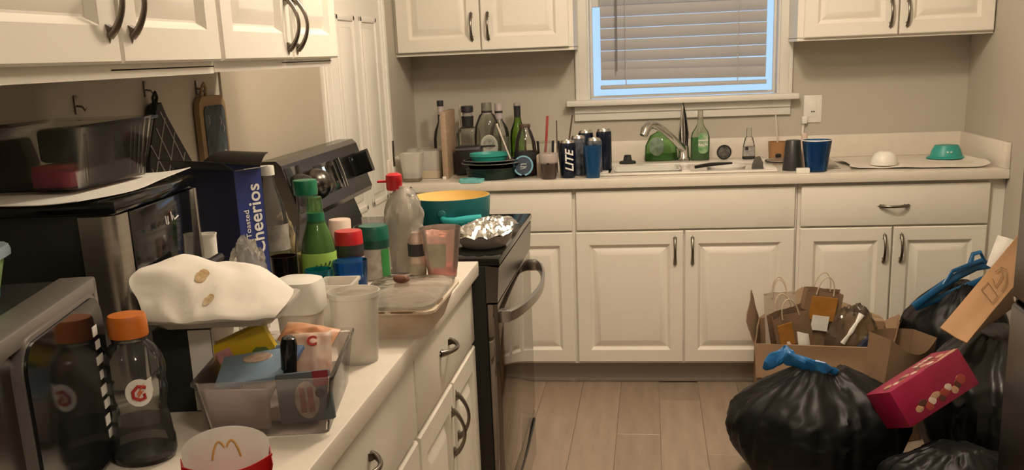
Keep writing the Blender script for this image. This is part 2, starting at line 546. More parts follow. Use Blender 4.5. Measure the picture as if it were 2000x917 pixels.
base_cab('white base cabinet under the bin and bottles, nearest to the viewer', (-0.49, 1.10, 0), 90, 0.798, 0.635, [
    ('drawer_front', 0.006, 0.792, ZW0 + 0.004, ZW1, dict(flat=True, hx=0.40, hz=0.795, horiz=True)),
    ('door', 0.006, 0.396, ZD0, ZD1, dict(hx=0.366, hz=0.585)), ('door', 0.402, 0.792, ZD0, ZD1, dict(hx=0.43, hz=0.585))])
base_cab('white base cabinet below the microwave, outside the left edge of the picture', (-0.49, 0.56, 0), 90, 0.538, 0.635, [
    ('drawer_front', 0.006, 0.532, ZW0 + 0.004, ZW1, dict(flat=True, hx=0.27, hz=0.795, horiz=True)), ('door', 0.006, 0.532, ZD0, ZD1, dict(hx=0.50, hz=0.585))])
UY = YB - 0.31
wall_cab('white wall cabinet left of the window above the liquor bottles', (XW + 0.001, UY, 1.442), 0, 0.797, 0.309, 0.76, [
    ('door', 0.012, 0.387, 0.014, 0.748, dict(hx=0.352, hz=0.115)), ('door', 0.393, 0.778, 0.014, 0.748, dict(hx=0.425, hz=0.115))])
wall_cab('white wall cabinet right of the window above the outlet', (0.618, UY, 1.437), 0, 0.791, 0.309, 0.76, [
    ('door', 0.025, 0.406, 0.012, 0.748, dict(hx=0.375, hz=0.10)), ('door', 0.412, 0.788, 0.012, 0.748, dict(hx=0.442, hz=0.10))])
wall_cab('white wall cabinet nearest the camera above the black toaster oven', (-0.82, 1.140, 1.421), 90, 0.768, 0.310, 0.76, [
    ('door', 0.008, 0.384, 0.022, 0.748, dict(hx=0.352, hz=0.118)), ('door', 0.389, 0.763, 0.022, 0.748, dict(hx=0.421, hz=0.118))])
wall_cab('white wall cabinet next to the range above the pot holder', (-0.82, 1.910, 1.423), 90, 0.745, 0.310, 0.76, [
    ('door', 0.006, 0.394, 0.020, 0.748, dict(hx=0.366, hz=0.095)), ('door', 0.399, 0.741, 0.020, 0.748, dict(hx=0.425, hz=0.095))])

# worktops
SX0, SX1, SY0, SY1 = -0.225, 0.515, 4.415, 4.875
wt = thing('worktop', 'long cream laminate worktop running along the sink wall', 'worktop', (0, 0, 0))
g = G()
a, b = (XW + 0.001, 4.30, 0.876), (XR - 0.001, YB - 0.001, CT)
g.box((a[0], a[1], a[2]), (b[0], SY0, CT), 0.003)
g.box((a[0], SY1, a[2]), (b[0], b[1], CT))
g.box((a[0], SY0 - 0.004, a[2]), (SX0, SY1 + 0.002, CT))
g.box((SX1, SY0 - 0.004, a[2]), (b[0], SY1 + 0.002, CT))
g.build('slab', 'counter', wt)
struct(G().box((a[0], YB - 0.021, CT), (b[0], YB - 0.001, 1.016), 0.003), 'trim_2', 'counter')
struct(G().box((XR - 0.021, 4.305, CT), (XR - 0.001, YB - 0.02, 1.016), 0.003), 'trim_3', 'counter')
struct(G().box((XW + 0.001, 4.305, CT), (XW + 0.021, YB - 0.02, 1.016), 0.003), 'trim_4', 'counter')
wt2 = thing('worktop', 'cream laminate worktop crowded with food packets and bottles beside the range', 'worktop', (0, 0, 0))
G().box((XW + 0.001, 0.55, 0.876), (-0.45, 2.597, CT), 0.003).build('slab', 'counter', wt2)

# ------------------------------------------------------------------ range
rg = thing('electric_range', 'black electric range with curved steel handle between the counters', 'range', (XW + 0.01, 2.60, 0))
RW = 0.762
def rx(x): return x - (XW + 0.01)
G().box((0.0, 0.004, 0.06), (rx(-0.435), RW - 0.004, 0.90), 0.004).build('body', 'black_satin', rg)
G().box((0.05, 0.03, 0.0), (rx(-0.50), RW - 0.03, 0.06)).build('plinth', 'black_matte', rg)
ck = G().box((0.10, 0.0, 0.90), (rx(-0.395), RW, 0.921), 0.005).build('cooktop', 'black_gloss', rg)
for (bx_, by_, br) in ((0.26, 0.2, 0.10), (0.26, 0.56, 0.085), (0.52, 0.2, 0.085), (0.52, 0.56, 0.10)):
    v = []; f = []
    for i in range(40):
        c_, s_ = math.cos(2 * PI * i / 40), math.sin(2 * PI * i / 40)
        v += [(bx_ + br * c_, by_ + br * s_, 0.9214), (bx_ + (br - 0.004) * c_, by_ + (br - 0.004) * s_, 0.9214)]
    for i in range(40):
        j = (i + 1) % 40
        f.append((2 * i, 2 * j, 2 * j + 1, 2 * i + 1))
    G().add(v, f).build('burner_ring', mat('ring_grey', (0.12, 0.12, 0.12), 0.4, var=0.1) if 'ring_grey' not in MATS else 'ring_grey', ck)
# control strip under the cooktop edge, oven door, drawer
G().prism([(rx(-0.435), 0.80), (rx(-0.405), 0.80), (rx(-0.398), 0.895), (rx(-0.435), 0.90)], 0.002, RW - 0.002).build('vent_strip', 'dark_steel', rg)
od = G().box((rx(-0.435), 0.006, 0.245), (rx(-0.405), RW - 0.006, 0.795), 0.004).build('oven_door', 'oven_glass', rg)
hp = []
for i in range(19):
    t = i / 18
    hp.append((rx(-0.405) + 0.018 + 0.052 * math.sin(PI * t) ** 0.7, 0.035 + (RW - 0.07) * t, 0.755))
hg = G()
v = []; f = []
for (hx, hy, hz) in hp:
    v += [(hx, hy, hz - 0.017), (hx + 0.009, hy, hz - 0.015), (hx + 0.011, hy, hz + 0.012), (hx + 0.003, hy, hz + 0.017), (hx - 0.003, hy, hz)]
for i in range(len(hp) - 1):
    for k in range(5):
        k2 = (k + 1) % 5
        f.append((i * 5 + k, i * 5 + k2, (i + 1) * 5 + k2, (i + 1) * 5 + k))
f.append((4, 3, 2, 1, 0)); n = (len(hp) - 1) * 5; f.append((n, n + 1, n + 2, n + 3, n + 4))
hg.add(v, f)
for s in (0.028, RW - 0.058):
    hg.box((rx(-0.407), s, 0.738), (rx(-0.405) + 0.026, s + 0.030, 0.772), 0.003)
hg.build('handle', 'steel', od)
dw = G().box((rx(-0.435), 0.006, 0.07), (rx(-0.407), RW - 0.006, 0.235), 0.004).build('drawer', 'oven_glass', rg)
dp = [(rx(-0.4065), 0.03 + (RW - 0.06) * i / 16, 0.205 - 0.028 * math.sin(PI * i / 16)) for i in range(17)]
G().tube(dp, 0.007, 6, flat=0.5).build('pull_recess', 'black_satin', dw)
# backguard with knobs and clock
bgd = G().prism([(0.065, 0.90), (0.13, 0.90), (0.10, 0.985), (0.165, 1.005), (0.170, 1.02), (0.125, 1.165), (0.112, 1.178), (0.065, 1.178)], 0.09, RW + 0.07).build('backguard', 'dark_steel', rg, smooth=20)
tl = math.atan2(0.045, 0.145)
def bgp(y, s, out=0.0):   # point on the sloping face: s 0 bottom .. 1 top
    return (0.170 - 0.045 * s + out * math.cos(tl), y, 1.02 + 0.145 * s + out * math.sin(tl))
TB = (0, R(90) - tl, 0)
def face_box(y0, y1, s0, s1, d, name, m, par, bev=0.002):
    h = 0.1518
    g = G().box((-(s1 - s0) * h / 2, -(y1 - y0) / 2, -0.002), ((s1 - s0) * h / 2, (y1 - y0) / 2, d), bev)
    return g.build(name, m, par, bgp((y0 + y1) / 2, (s0 + s1) / 2), TB)
face_box(0.10, 0.22, 0.08, 0.94, 0.0015, 'knob_panel', 'black_gloss', bgd)
face_box(0.33, 0.55, 0.20, 0.82, 0.0015, 'clock_panel', 'black_gloss', bgd)
face_box(0.40, 0.42, 0.58, 0.74, 0.0022, 'clock_digits', mat('clock_glow', (0.4, 0.6, 0.65), 0.4, var=0.05, emit=((0.55, 0.85, 0.95), 1.2)), bgd, 0)
G().tube([bgp(0.565, 0.2, 0.003), bgp(0.572, 0.5, 0.004), bgp(0.572, 0.82, 0.003)], 0.0028, 6).build('chrome_trim', 'chrome', bgd)
KN = [(0.034, -0.0), (0.036, 0.006), (0.030, 0.02), (0.018, 0.029), (0.004, 0.032)]
for (ky, m_) in ((0.15, 'black_satin'), (0.285, 'dark_steel')):
    kb = G().lathe([(0.044, 0), (0.046, 0.010), (0.042, 0.026), (0.031, 0.042), (0.016, 0.051), (0.003, 0.053)], 24)
    kb.build('knob', m_, bgd, bgp(ky, 0.48), TB, label='domed control knob')
for (ky) in (0.74,):
    g = G().prism(rrect(0.075, 0.030, 0.008), 0.0, 0.052, 'z').build('knob', 'black_gloss', bgd, bgp(ky, 0.55), TB, label='black bar-shaped control knob')
    G().box((-0.03, -0.055, 0.0), (0.03, 0.06, 0.002), 0.001).build('knob_plate', 'black_gloss', bgd, bgp(ky, 0.55), TB)

# ------------------------------------------------------------------ refrigerator at the right edge
fr = thing('refrigerator', 'dark steel refrigerator at the right edge of the picture', 'refrigerator', (0.725, 1.335, 0))
G().box((0.05, 0.0, 0.03), (0.67, 0.81, 1.72), 0.006).build('body', mat('fridge_side', (0.05, 0.047, 0.043), 0.45, 0.2, var=0.1), fr)
for (z0, z1, zh0, zh1) in ((0.05, 0.905, 0.30, 0.86), (0.915, 1.70, 0.96, 1.5)):
    d = G().box((0.0, 0.003, z0), (0.048, 0.807, z1), 0.010, 3).build('door', 'dark_steel', fr)
    G().tube([(0.0, 0.06, zh0), (-0.04, 0.06, zh0 + 0.03), (-0.045, 0.06, zh0 + 0.06), (-0.045, 0.06, zh1 - 0.06), (-0.04, 0.06, zh1 - 0.03), (0, 0.06, zh1)], 0.010, 10).build('handle', 'steel', d)
G().box((0.006, 0.795, 0.905), (0.06, 0.81, 0.915), 0.001).build('hinge_strip', 'chrome', fr)
G().box((0.08, 0.02, 0.0), (0.62, 0.79, 0.03)).build('plinth', 'black_matte', fr)

# ------------------------------------------------------------------ sink with faucet
sk = thing('kitchen_sink', 'white drop-in double sink below the window', 'sink', (0, 0, 0))
def sinkwall(x0, x1, y0, y1):
    g = G()
    zt, zb = 0.922, 0.74
    t = 0.012
    g.box((x0 - t, y0 - t, zb), (x0, y1 + t, zt)); g.box((x1, y0 - t, zb), (x1 + t, y1 + t, zt))
    g.box((x0, y0 - t, zb), (x1, y0, zt)); g.box((x0, y1, zb), (x1, y1 + t, zt))
    g.box((x0 - t, y0 - t, zb - t), (x1 + t, y1 + t, zb))
    return g
mat('sink_white', (0.76, 0.71, 0.64), 0.2, var=0.03)
for (x0, x1) in ((-0.185, 0.130), (0.165, 0.475)):
    sinkwall(x0, x1, 4.445, 4.705).build('basin', 'sink_white', sk)
g = G()
z0, z1 = 0.9145, 0.930
g.box((-0.235, 4.405, z0), (0.525, 4.447, z1 - 0.006), 0.004)
g.box((-0.235, 4.703, z0), (0.525, 4.885, z1), 0.005)
g.box((-0.235, 4.44, z0), (-0.184, 4.71, z1 - 0.003), 0.004)
g.box((0.474, 4.44, z0), (0.525, 4.71, z1 - 0.003), 0.004)
g.box((0.129, 4.44, z0), (0.166, 4.71, z1 - 0.004), 0.004)
g.build('rim', 'sink_white', sk)
fc = thing('faucet', 'chrome single-lever faucet arching over the sink', 'faucet', (0.148, 4.79, 0.930))
G().lathe([(0.030, 0), (0.030, 0.012), (0.024, 0.02), (0.022, 0.06), (0.020, 0.07)], 24).build('base', 'chrome', fc)
sp = [(0, 0, 0.05), (-0.03, -0.05, 0.085), (-0.065, -0.105, 0.125), (-0.10, -0.155, 0.160), (-0.13, -0.195, 0.180), (-0.155, -0.22, 0.182), (-0.172, -0.24, 0.165), (-0.180, -0.25, 0.14)]
G().tube(sp, [0.019, 0.016, 0.015, 0.015, 0.016, 0.019, 0.021, 0.018], 14).build('spout', 'chrome', fc)
g = G().lathe([(0.017, 0.0), (0.019, 0.05), (0.016, 0.10), (0.010, 0.155), (0.004, 0.185)], 14, sx=1.0, sy=0.7)
lv = g.build('lever', 'chrome', fc, (-0.004, 0.0, 0.065))
G().tube([(0.016, -0.006, 0.0), (0.019, -0.008, 0.06), (0.010, -0.007, 0.14), (0.0, 0, 0.196)], [0.006, 0.006, 0.005, 0.003], 8).build('lever_grip', 'black_gloss', lv)

# outlet and plugged cord
ou = thing('wall_outlet', 'cream outlet plate on the wall right of the window', 'outlet', (0.738, YB - 0.001, 1.135))
G().box((-0.041, -0.006, -0.062), (0.041, 0, 0.062), 0.003).build('plate', 'white_plastic', ou)
G().box((-0.018, -0.008, -0.036), (0.018, -0.005, 0.036), 0.001).build('receptacle', 'white_plastic', ou)
for dz in (-0.012,):
    G().box((-0.007, -0.0086, dz - 0.003), (-0.001, -0.0078, dz + 0.003)).build('slot', 'black_matte', ou)
    G().box((0.002, -0.0086, dz - 0.003), (0.008, -0.0078, dz + 0.003)).build('slot', 'black_matte', ou)
cd = thing('power_cord', 'white cord running from the outlet plate down behind the tumbler', 'cord', (0.70, YB - 0.008, 1.075))
G().tube([(0.0, 0.0, 0.01), (-0.005, -0.004, -0.04), (-0.004, -0.018, -0.07), (0.01, -0.05, -0.10), (0.02, -0.09, -0.155), (0.0, -0.14, -0.157), (-0.04, -0.2, -0.157)], 0.005, 8).build('cable', 'white_plastic', cd)
G().box((-0.012, -0.022, -0.004), (0.012, 0.002, 0.028), 0.003).build('plug', 'white_plastic', cd)

# one ceiling lamp and two added fill fixtures (out of view, they light the room)
for (lx, ly, nm) in ((0.2, 3.1, 'round flush ceiling lamp over the kitchen floor'), (-0.12, 2.40, 'unseen round fixture of the added fill light above the left counter'), (0.45, 0.05, 'unseen round fixture of the added fill light above the viewer')):
    cl = thing('lamp_and_fill_fixture', nm, 'lamp', (lx, ly, ZC))
    G().lathe([(0.16, -0.05), (0.16, 0.0)], 32, cap=False).build('rim', 'nickel', cl)
    G().lathe([(0.155, -0.012), (0.155, -0.001)], 32).build('backplate', 'white_plastic', cl)

# ================================================================== things on the left counter
def cup_geo(r0, r1, h, t=0.002, n=28, power=2.0, sx=1.0, sy=1.0):
    return G().lathe([(r0 * 0.9, 0), (r0, 0.003), (r1, h), (r1 - t, h), (r0 - t, 0.006), (0.001, 0.006)], n, power=power, sx=sx, sy=sy)
def cr(a, b, c, d, t):
    return 0.5 * ((2 * b) + (c - a) * t + (2 * a - 5 * b + 4 * c - d) * t * t + (3 * b - a - 3 * c + d) * t ** 3)
def patch_fn(ctrl, amp=0.0, sc=20.0, seed=0.0):
    C = [[Vector(p) for p in row] for row in ctrl]
    def at(row, t):
        n = len(row) - 1
        i = min(int(t * n), n - 1); f = t * n - i
        g = lambda k: row[max(0, min(n, k))]
        return cr(g(i - 1), g(i), g(i + 1), g(i + 2), f)
    def fn(u, v):
        p = at([at(r, u) for r in C], v)
        if amp:
            p = p + Vector((nz(p, sc, seed), nz(p, sc, seed + 7), nz(p, sc, seed + 3))) * amp
        return p
    return fn
def blob(rx_, ry_, rz_, amp=0.15, sc=12, seed=1.0, n=28, m=18, flat=0.0):
    v = []; f = []
    for j in range(m + 1):
        ph = PI * j / m
        for i in range(n):
            th = 2 * PI * i / n
            d = Vector((math.sin(ph) * math.cos(th), math.sin(ph) * math.sin(th), math.cos(ph)))
            k = 1 + amp * nz(d, sc * 0.2, seed) + amp * 0.7 * (1 - 2 * abs(nz(d, sc * 0.42, seed + 5)))
            z = max(-1 + flat, d.z * k)
            v.append((d.x * rx_ * k, d.y * ry_ * k, (z + 1 - flat) * rz_))
    for j in range(m):
        for i in range(n):
            k = (i + 1) % n
            f.append((j * n + i, (j + 1) * n + i, (j + 1) * n + k, j * n + k))
    return G().add(v, f)
clear('clear_plastic', (0.93, 0.93, 0.92), 0.07, rough=0.08)
clear('clear_bag', (0.92, 0.91, 0.89), 0.38, (0.86, 0.82, 0.75), rough=0.15, bump=0.8, bscale=35)
clear('smoke_plastic', (0.90, 0.90, 0.88), 0.035, (0.6, 0.57, 0.52), rough=0.08, ior=1.2)
clear('frosted', (0.92, 0.90, 0.87), 0.88, (0.96, 0.92, 0.85), rough=0.3, glow=0.55)
clear('blue_plastic', (0.30, 0.55, 0.85), 0.22, (0.05, 0.25, 0.6), rough=0.08)
clear('teal_plastic', (0.12, 0.6, 0.7), 0.25, (0.02, 0.35, 0.42), rough=0.08)
clear('pink_plastic', (0.99, 0.88, 0.84), 0.30, (0.92, 0.76, 0.68), rough=0.08)
clear('green_glass', (0.72, 0.92, 0.62), 0.22, (0.26, 0.46, 0.18), rough=0.06)
clear('wine_glass', (0.50, 0.72, 0.22), 0.10, (0.10, 0.2, 0.02), rough=0.04)
clear('brown_glass', (0.30, 0.16, 0.08), 0.3, (0.03, 0.015, 0.01), rough=0.06)
clear('clear_glass', (0.90, 0.91, 0.88), 0.06, (0.6, 0.6, 0.55), rough=0.04, ior=1.5)
mat('amber_pulp', (0.45, 0.38, 0.12), 0.5, var=0.4, vscale=40)
mat('label_green', (0.36, 0.62, 0.10), 0.5, var=0.25, vscale=14)
mat('dark_spice', (0.035, 0.008, 0.010), 0.4, var=0.3, vscale=60)

# --- microwave
mw = thing('microwave', 'silver microwave with black touch panel at the lower left corner', 'microwave', (-0.665, 0.808, CT), 103.2)
G().box((0, 0.004, 0.008), (0.46, 0.335, 0.25), 0.004).build('body', 'black_satin', mw)
g = G().box((0.0, -0.028, 0.232), (0.46, 0.020, 0.254), 0.003)
g.box((0.0, -0.028, 0.006), (0.46, 0.006, 0.018), 0.003)
g.box((0.447, -0.028, 0.006), (0.461, 0.006, 0.252), 0.003)
g.box((0.0, -0.028, 0.006), (0.016, 0.006, 0.252), 0.003)
g.build('front_frame', 'silver_plastic', mw)
G().box((0.016, -0.018, 0.018), (0.20, 0.004, 0.232)).build('side_panel', 'dark_steel', mw)
cp = G().prism(rrect(0.280, 0.216, 0.034, 6, 0.306, 0.125), -0.034, 0.004).build('control_panel', 'black_gloss', mw, smooth=50)
ring = G()
oo = rrect(0.292, 0.228, 0.040, 6, 0.306, 0.125); ii = rrect(0.281, 0.217, 0.0345, 6, 0.306, 0.125)
n = len(oo)
v = [(a, -0.030, b) for a, b in oo] + [(a, -0.030, b) for a, b in ii] + [(a, 0.0, b) for a, b in oo] + [(a, 0.0, b) for a, b in ii]
f = []
for i in range(n):
    j = (i + 1) % n
    f += [(i, j, n + j, n + i), (i, 2 * n + i, 2 * n + j, j), (n + i, n + j, 3 * n + j, 3 * n + i)]
ring.add(v, f).build('panel_surround', 'silver_plastic', mw)
for i in range(8):
    z = 0.192 - i * 0.0205
    G().box((0.396 + 0.005 * (i % 2), -0.0348, z - (0.007 if i in (0, 4, 6) else 0.005)), (0.414 + 0.004 * (i % 3), -0.0338, z + 0.006)).build('button_mark', 'print_white', cp)
for (a, b) in ((0.03, 0.04), (0.43, 0.04), (0.03, 0.29), (0.43, 0.29)):
    G().lathe([(0.012, 0), (0.010, 0.010)], 12).build('foot', 'rubber', mw, (a, b, 0))

# --- green food tub on the microwave
tb = thing('food_tub', 'green food tub with grey-blue lid standing on the microwave', 'tub', (-0.835, 1.06, CT + 0.253), 103.2)
clear('green_tub', (0.35, 0.75, 0.25), 0.55, (0.16, 0.42, 0.10), rough=0.15)
G().lathe([(0.052, 0), (0.056, 0.004), (0.066, 0.052), (0.063, 0.052), (0.053, 0.006), (0.001, 0.006)], 32, sx=1.45, sy=1.0, power=6).build('tub', mat('tub_green', (0.10, 0.32, 0.07), 0.35, var=0.5, vscale=30, color2=(0.45, 0.55, 0.25)), tb)
G().lathe([(0.050, 0.0015), (0.0565, 0.0035), (0.0575, 0.014), (0.050, 0.014)], 32, sx=1.46, sy=1.01, power=6).build('foot_band', mat('tub_teal', (0.01, 0.20, 0.20), 0.35, var=0.1), tb)
ld = G().lathe([(0.066, 0.052), (0.072, 0.053), (0.0725, 0.060), (0.071, 0.066), (0.062, 0.066), (0.060, 0.063), (0.001, 0.063)], 32, sx=1.45, sy=1.0, power=6).build('lid', mat('lid_blue', (0.26, 0.33, 0.38), 0.3, var=0.1), tb)
G().lathe([(0.058, 0.0632), (0.058, 0.0640)], 32, sx=1.45, power=6).build('lid_window', mat('olive', (0.20, 0.17, 0.04), 0.35, var=0.2), ld)
for s in (-1, 1):
    G().box((s * 0.102 - 0.008, -0.02, 0.046), (s * 0.102 + 0.008, 0.02, 0.068), 0.002).build('clip', 'lid_blue', ld)

# --- black toaster oven
ov = thing('toaster_oven', 'black countertop oven with steel corner post under the clear storage bin', 'oven', (-0.838, 1.50, CT), 94.5)
OH = 0.320
G().box((0.012, 0.012, 0.012), (0.363, 0.268, OH), 0.008).build('body', 'black_satin', ov)
G().box((0.0, -0.006, OH - 0.020), (0.366, 0.270, OH + 0.003), 0.008).build('top_cover', 'black_gloss', ov)
g = G()
pp = [(0.0, 0.058)] + [(0.028 - 0.028 * math.cos(R(a)), 0.028 - 0.028 * math.sin(R(a))) for a in range(0, 91, 15)] + [(0.055, 0.0), (0.055, 0.014), (0.014, 0.014), (0.014, 0.058)]
g.prism(pp, 0.012, OH - 0.022, 'z').build('corner_post', 'steel', ov)
G().box((0.058, -0.002, 0.160), (0.356, 0.012, OH - 0.022), 0.003).build('glass_front', 'black_gloss', ov)
for (sx_, pts) in ((0.20, [(0, 0.0), (0.001, -0.014), (0.008, -0.016), (0.011, -0.002), (0.012, -0.015)]), (0.226, [(0, 0.004), (0.003, -0.012), (0.008, -0.004), (0.014, -0.012), (0.034, -0.008)])):
    G().tube([(sx_ + a, -0.0025, OH - 0.052 + b) for a, b in pts], 0.0013, 5).build('maker_mark', 'print_white', ov)
G().box((0.352, -0.004, 0.16), (0.364, 0.012, OH - 0.022), 0.002).build('edge_trim', 'steel', ov)
G().box((0.06, -0.044, 0.130), (0.335, 0.014, 0.166), 0.004).build('ledge', mat('ledge_grey', (0.11, 0.105, 0.10), 0.35, 0.4, var=0.1), ov)
G().tube([(0.006, -0.006, 0.012), (0.006, -0.012, 0.11), (0.016, -0.030, 0.150), (0.05, -0.050, 0.166), (0.15, -0.052, 0.170), (0.32, -0.050, 0.170)], 0.0085, 8).build('guard_rail', 'black_satin', ov)
G().box((0.058, -0.001, 0.02), (0.356, 0.012, 0.128), 0.002).build('lower_panel', 'black_satin', ov)

# --- paper and clear storage bin on the oven
pf = patch_fn([[(-0.135, -0.21, 0.002), (-0.05, -0.215, 0.003), (0.05, -0.21, 0.002), (0.11, -0.205, 0.006)],
               [(-0.135, -0.07, 0.002), (-0.05, -0.07, 0.003), (0.05, -0.06, 0.002), (0.125, -0.06, 0.003)],
               [(-0.135, 0.07, 0.002), (-0.05, 0.07, 0.002), (0.05, 0.08, 0.002), (0.115, 0.08, 0.008)],
               [(-0.135, 0.19, 0.002), (-0.05, 0.20, 0.003), (0.05, 0.205, 0.005), (0.105, 0.21, 0.012)]])
tag(G().grid(pf, 16, 24, 0.0012).build('paper_sheet', 'white_paper', None, (-0.98, 1.665, CT + OH + 0.0035)), 'sheet of white paper lying under the clear bin on the oven', 'paper')
bn = thing('storage_bin', 'clear lidless storage bin on top of the black oven', 'bin', (-1.015, 1.690, CT + OH + 0.012))
def open_box(w0, l0, w1, l1, h, t=0.0025, lip=0.006, rad=0.012):
    o0 = rrect(w0, l0, rad, 4); o1 = rrect(w1, l1, rad, 4); o2 = rrect(w1 + 2 * lip, l1 + 2 * lip, rad, 4)
    i1 = rrect(w1 - 2 * t, l1 - 2 * t, rad, 4); i0 = rrect(w0 - 2 * t, l0 - 2 * t, rad, 4)
    rings = [(o0, 0), (o1, h - 0.006), (o2, h - 0.005), (o2, h), (i1, h), (i0, t)]
    v = []; f = []
    n = len(o0)
    for pts, z in rings:
        v += [(a, b, z) for a, b in pts]
    for j in range(len(rings) - 1):
        for i in range(n):
            k = (i + 1) % n
            f.append((j * n + i, j * n + k, (j + 1) * n + k, (j + 1) * n + i))
    f.append(tuple(range(n - 1, -1, -1)))
    f.append(tuple((len(rings) - 1) * n + i for i in range(n)))
    return G().add(v, f)
open_box(0.165, 0.25, 0.195, 0.31, 0.105).build('tub', 'smoke_plastic', bn)
for (a, b) in ((0.084, -0.08), (0.084, 0.0), (0.084, 0.07), (0.084, 0.10)):
    G().tube([(a, b, 0.006), (a + 0.011, b * 1.15, 0.09)], 0.0016, 5).build('ridge', 'smoke_plastic', bn)
tag(G().box((-0.055, -0.055, 0), (0.055, 0.065, 0.058), 0.008).build('dark_pouch', mat('pouch_dark', (0.016, 0.022, 0.010), 0.4, var=0.4, vscale=20), None, (-1.01, 1.740, CT + OH + 0.0475)), 'dark green pouch inside the clear bin on the oven', 'pouch')
tag(G().box((-0.06, -0.085, 0), (0.06, 0.07, 0.030), 0.003).build('red_packet', mat('packet_red', (0.55, 0.05, 0.055), 0.45, var=0.3, vscale=30, color2=(0.5, 0.12, 0.10)), None, (-1.00, 1.735, CT + OH + 0.0152)), 'flat red packet at the bottom of the bin on the oven', 'packet')
tag(G().box((-0.035, -0.03, 0), (0.035, 0.03, 0.026), 0.003).build('pink_packet', mat('packet_pink', (0.48, 0.03, 0.10), 0.45, var=0.3, vscale=30), None, (-0.985, 1.615, CT + OH + 0.0152)), 'small dark pink packet in the near corner of the bin on the oven', 'packet')

# --- wall hooks, mitt, pot holder
for (hy, hz, lb) in ((1.944, 1.365, 'empty metal hook on the left wall above the clear bin'), (2.240, 1.385, 'metal hook holding the black oven mitt'), (2.512, 1.378, 'metal hook holding the tan pot holder')):
    hk = thing('wall_hook', lb, 'hook', (XW + 0.0008, hy, hz), 0, 'hooks on the left wall')
    G().box((0, -0.006, -0.012), (0.003, 0.006, 0.024), 0.001).build('plate', 'nickel', hk)
    G().tube([(0.002, 0, 0.004), (0.014, 0, 0.002), (0.019, 0, -0.006), (0.022, 0, 0.0), (0.022, 0, 0.006)], 0.0022, 6).build('prong', 'nickel', hk)
mt = thing('oven_mitt', 'black oven mitt with white diamond stitching hanging on the wall', 'mitt', (XW + 0.006, 2.24, 1.14))
pl = [(-0.01, 0.215), (0.012, 0.220), (0.03, 0.19), (0.075, 0.14), (0.135, 0.075), (0.155, 0.04), (0.13, 0.0), (0.06, -0.02), (-0.10, -0.02), (-0.13, 0.03), (-0.12, 0.07), (-0.085, 0.06), (-0.075, 0.10), (-0.045, 0.16)]
mp_ = G().prism(pl, 0.0, 0.024, 'x').build('quilted_pad', 'black_matte', mt)
def seg_clip(y0, z0, y1, z1): return [(0.0245, y0, z0), (0.0245, (y0 + y1) / 2, (z0 + z1) / 2), (0.0245, y1, z1)]
for q in ((-0.03, 0.165, 0.09, 0.0), (-0.065, 0.13, 0.04, 0.0), (0.0, 0.20, 0.12, 0.04), (0.06, 0.15, -0.03, 0.0), (0.02, 0.185, -0.08, 0.03), (0.10, 0.10, 0.04, 0.0), (-0.075, 0.08, -0.01, -0.01)):
    G().tube(seg_clip(*q), 0.0016, 5).build('stitching', mat('stitch', (0.45, 0.43, 0.40), 0.7, var=0.1) if 'stitch' not in MATS else 'stitch', mp_)
G().tube([(0.012, 0.0, 0.21), (0.016, -0.010, 0.232), (0.018, 0.0, 0.243), (0.016, 0.010, 0.232), (0.012, 0.004, 0.21)], 0.004, 6).build('hanging_loop', 'black_matte', mt)
ph = thing('pot_holder', 'tan-edged pot holder with dark printed centre hanging beside the cream panel', 'pot holder', (XW + 0.005, 2.555, 1.17))
out = [(a, b) for a, b in rrect(0.165, 0.205, 0.035, 6, 0, 0.09)]
G().prism(out, 0.0, 0.014, 'x').build('padding', mat('tan_cloth', (0.30, 0.20, 0.10), 0.9, var=0.15, bump=0.1), ph)
pr_ = G().prism(rrect(0.128, 0.170, 0.018, 5, 0.004, 0.083), 0.013, 0.0165, 'x').build('printed_cloth', mat('print_dark', (0.015, 0.022, 0.03), 0.8, var=0.6, vscale=25, color2=(0.07, 0.09, 0.10)), ph)
G().prism(rrect(0.05, 0.05, 0.02, 5, -0.02, 0.02), 0.0155, 0.0172, 'x').build('red_motif', mat('motif_red', (0.28, 0.05, 0.04), 0.8, var=0.4, vscale=50), pr_)
G().prism(rrect(0.028, 0.045, 0.012, 5, 0.046, 0.03), 0.0155, 0.0172, 'x').build('pink_motif', mat('motif_pink', (0.42, 0.33, 0.32), 0.8, var=0.4, vscale=60), pr_)
for i, (a, b) in enumerate(((-0.04, 0.145), (0.03, 0.14), (0.045, 0.12))):
    G().tube([(0.0168, a, b), (0.0168, a + 0.008, b - 0.012), (0.0168, a + 0.002, b - 0.022)], 0.0015, 5).build('pale_motif', 'motif_pink', pr_)
G().tube([(0.007, -0.05, 0.19), (0.012, -0.052, 0.212), (0.014, -0.040, 0.224), (0.012, -0.026, 0.212), (0.007, -0.024, 0.19)], 0.0042, 6).build('hanging_loop', 'tan_cloth', ph)

# --- cereal box
cb = thing('cereal_box', 'opened dark blue cereal box with white lettering on its narrow side', 'box', (-0.83, 1.97, CT), 61.3)
CW, CD, CH = 0.070, 0.192, 0.318
g = G()
t = 0.002
g.box((0, 0, 0), (CW, CD, t)); g.box((0, 0, 0), (t, CD, CH)); g.box((CW - t, 0, 0), (CW, CD, CH)); g.box((t, CD - t, 0), (CW - t, CD, CH))
g.build('carton', 'navy', cb)
sp_ = G().box((t, 0.0, t), (CW - t, t, CH - 0.004)).build('narrow_side', 'navy_lit', cb)
text('brand_lettering', 'Cheerios', 0.046, 'print_white', sp_, (0.046, -0.0006, 0.212), (R(90), R(-90), 0), sx=0.86, bold=0.0006)
text('small_lettering', 'Toasted', 0.018, 'print_white', sp_, (0.022, -0.0006, 0.205), (R(90), R(-90), 0))
text('brand_lettering', 'oo', 0.046, 'print_white', sp_, (0.046, -0.0006, 0.085), (R(90), R(-90), 0))
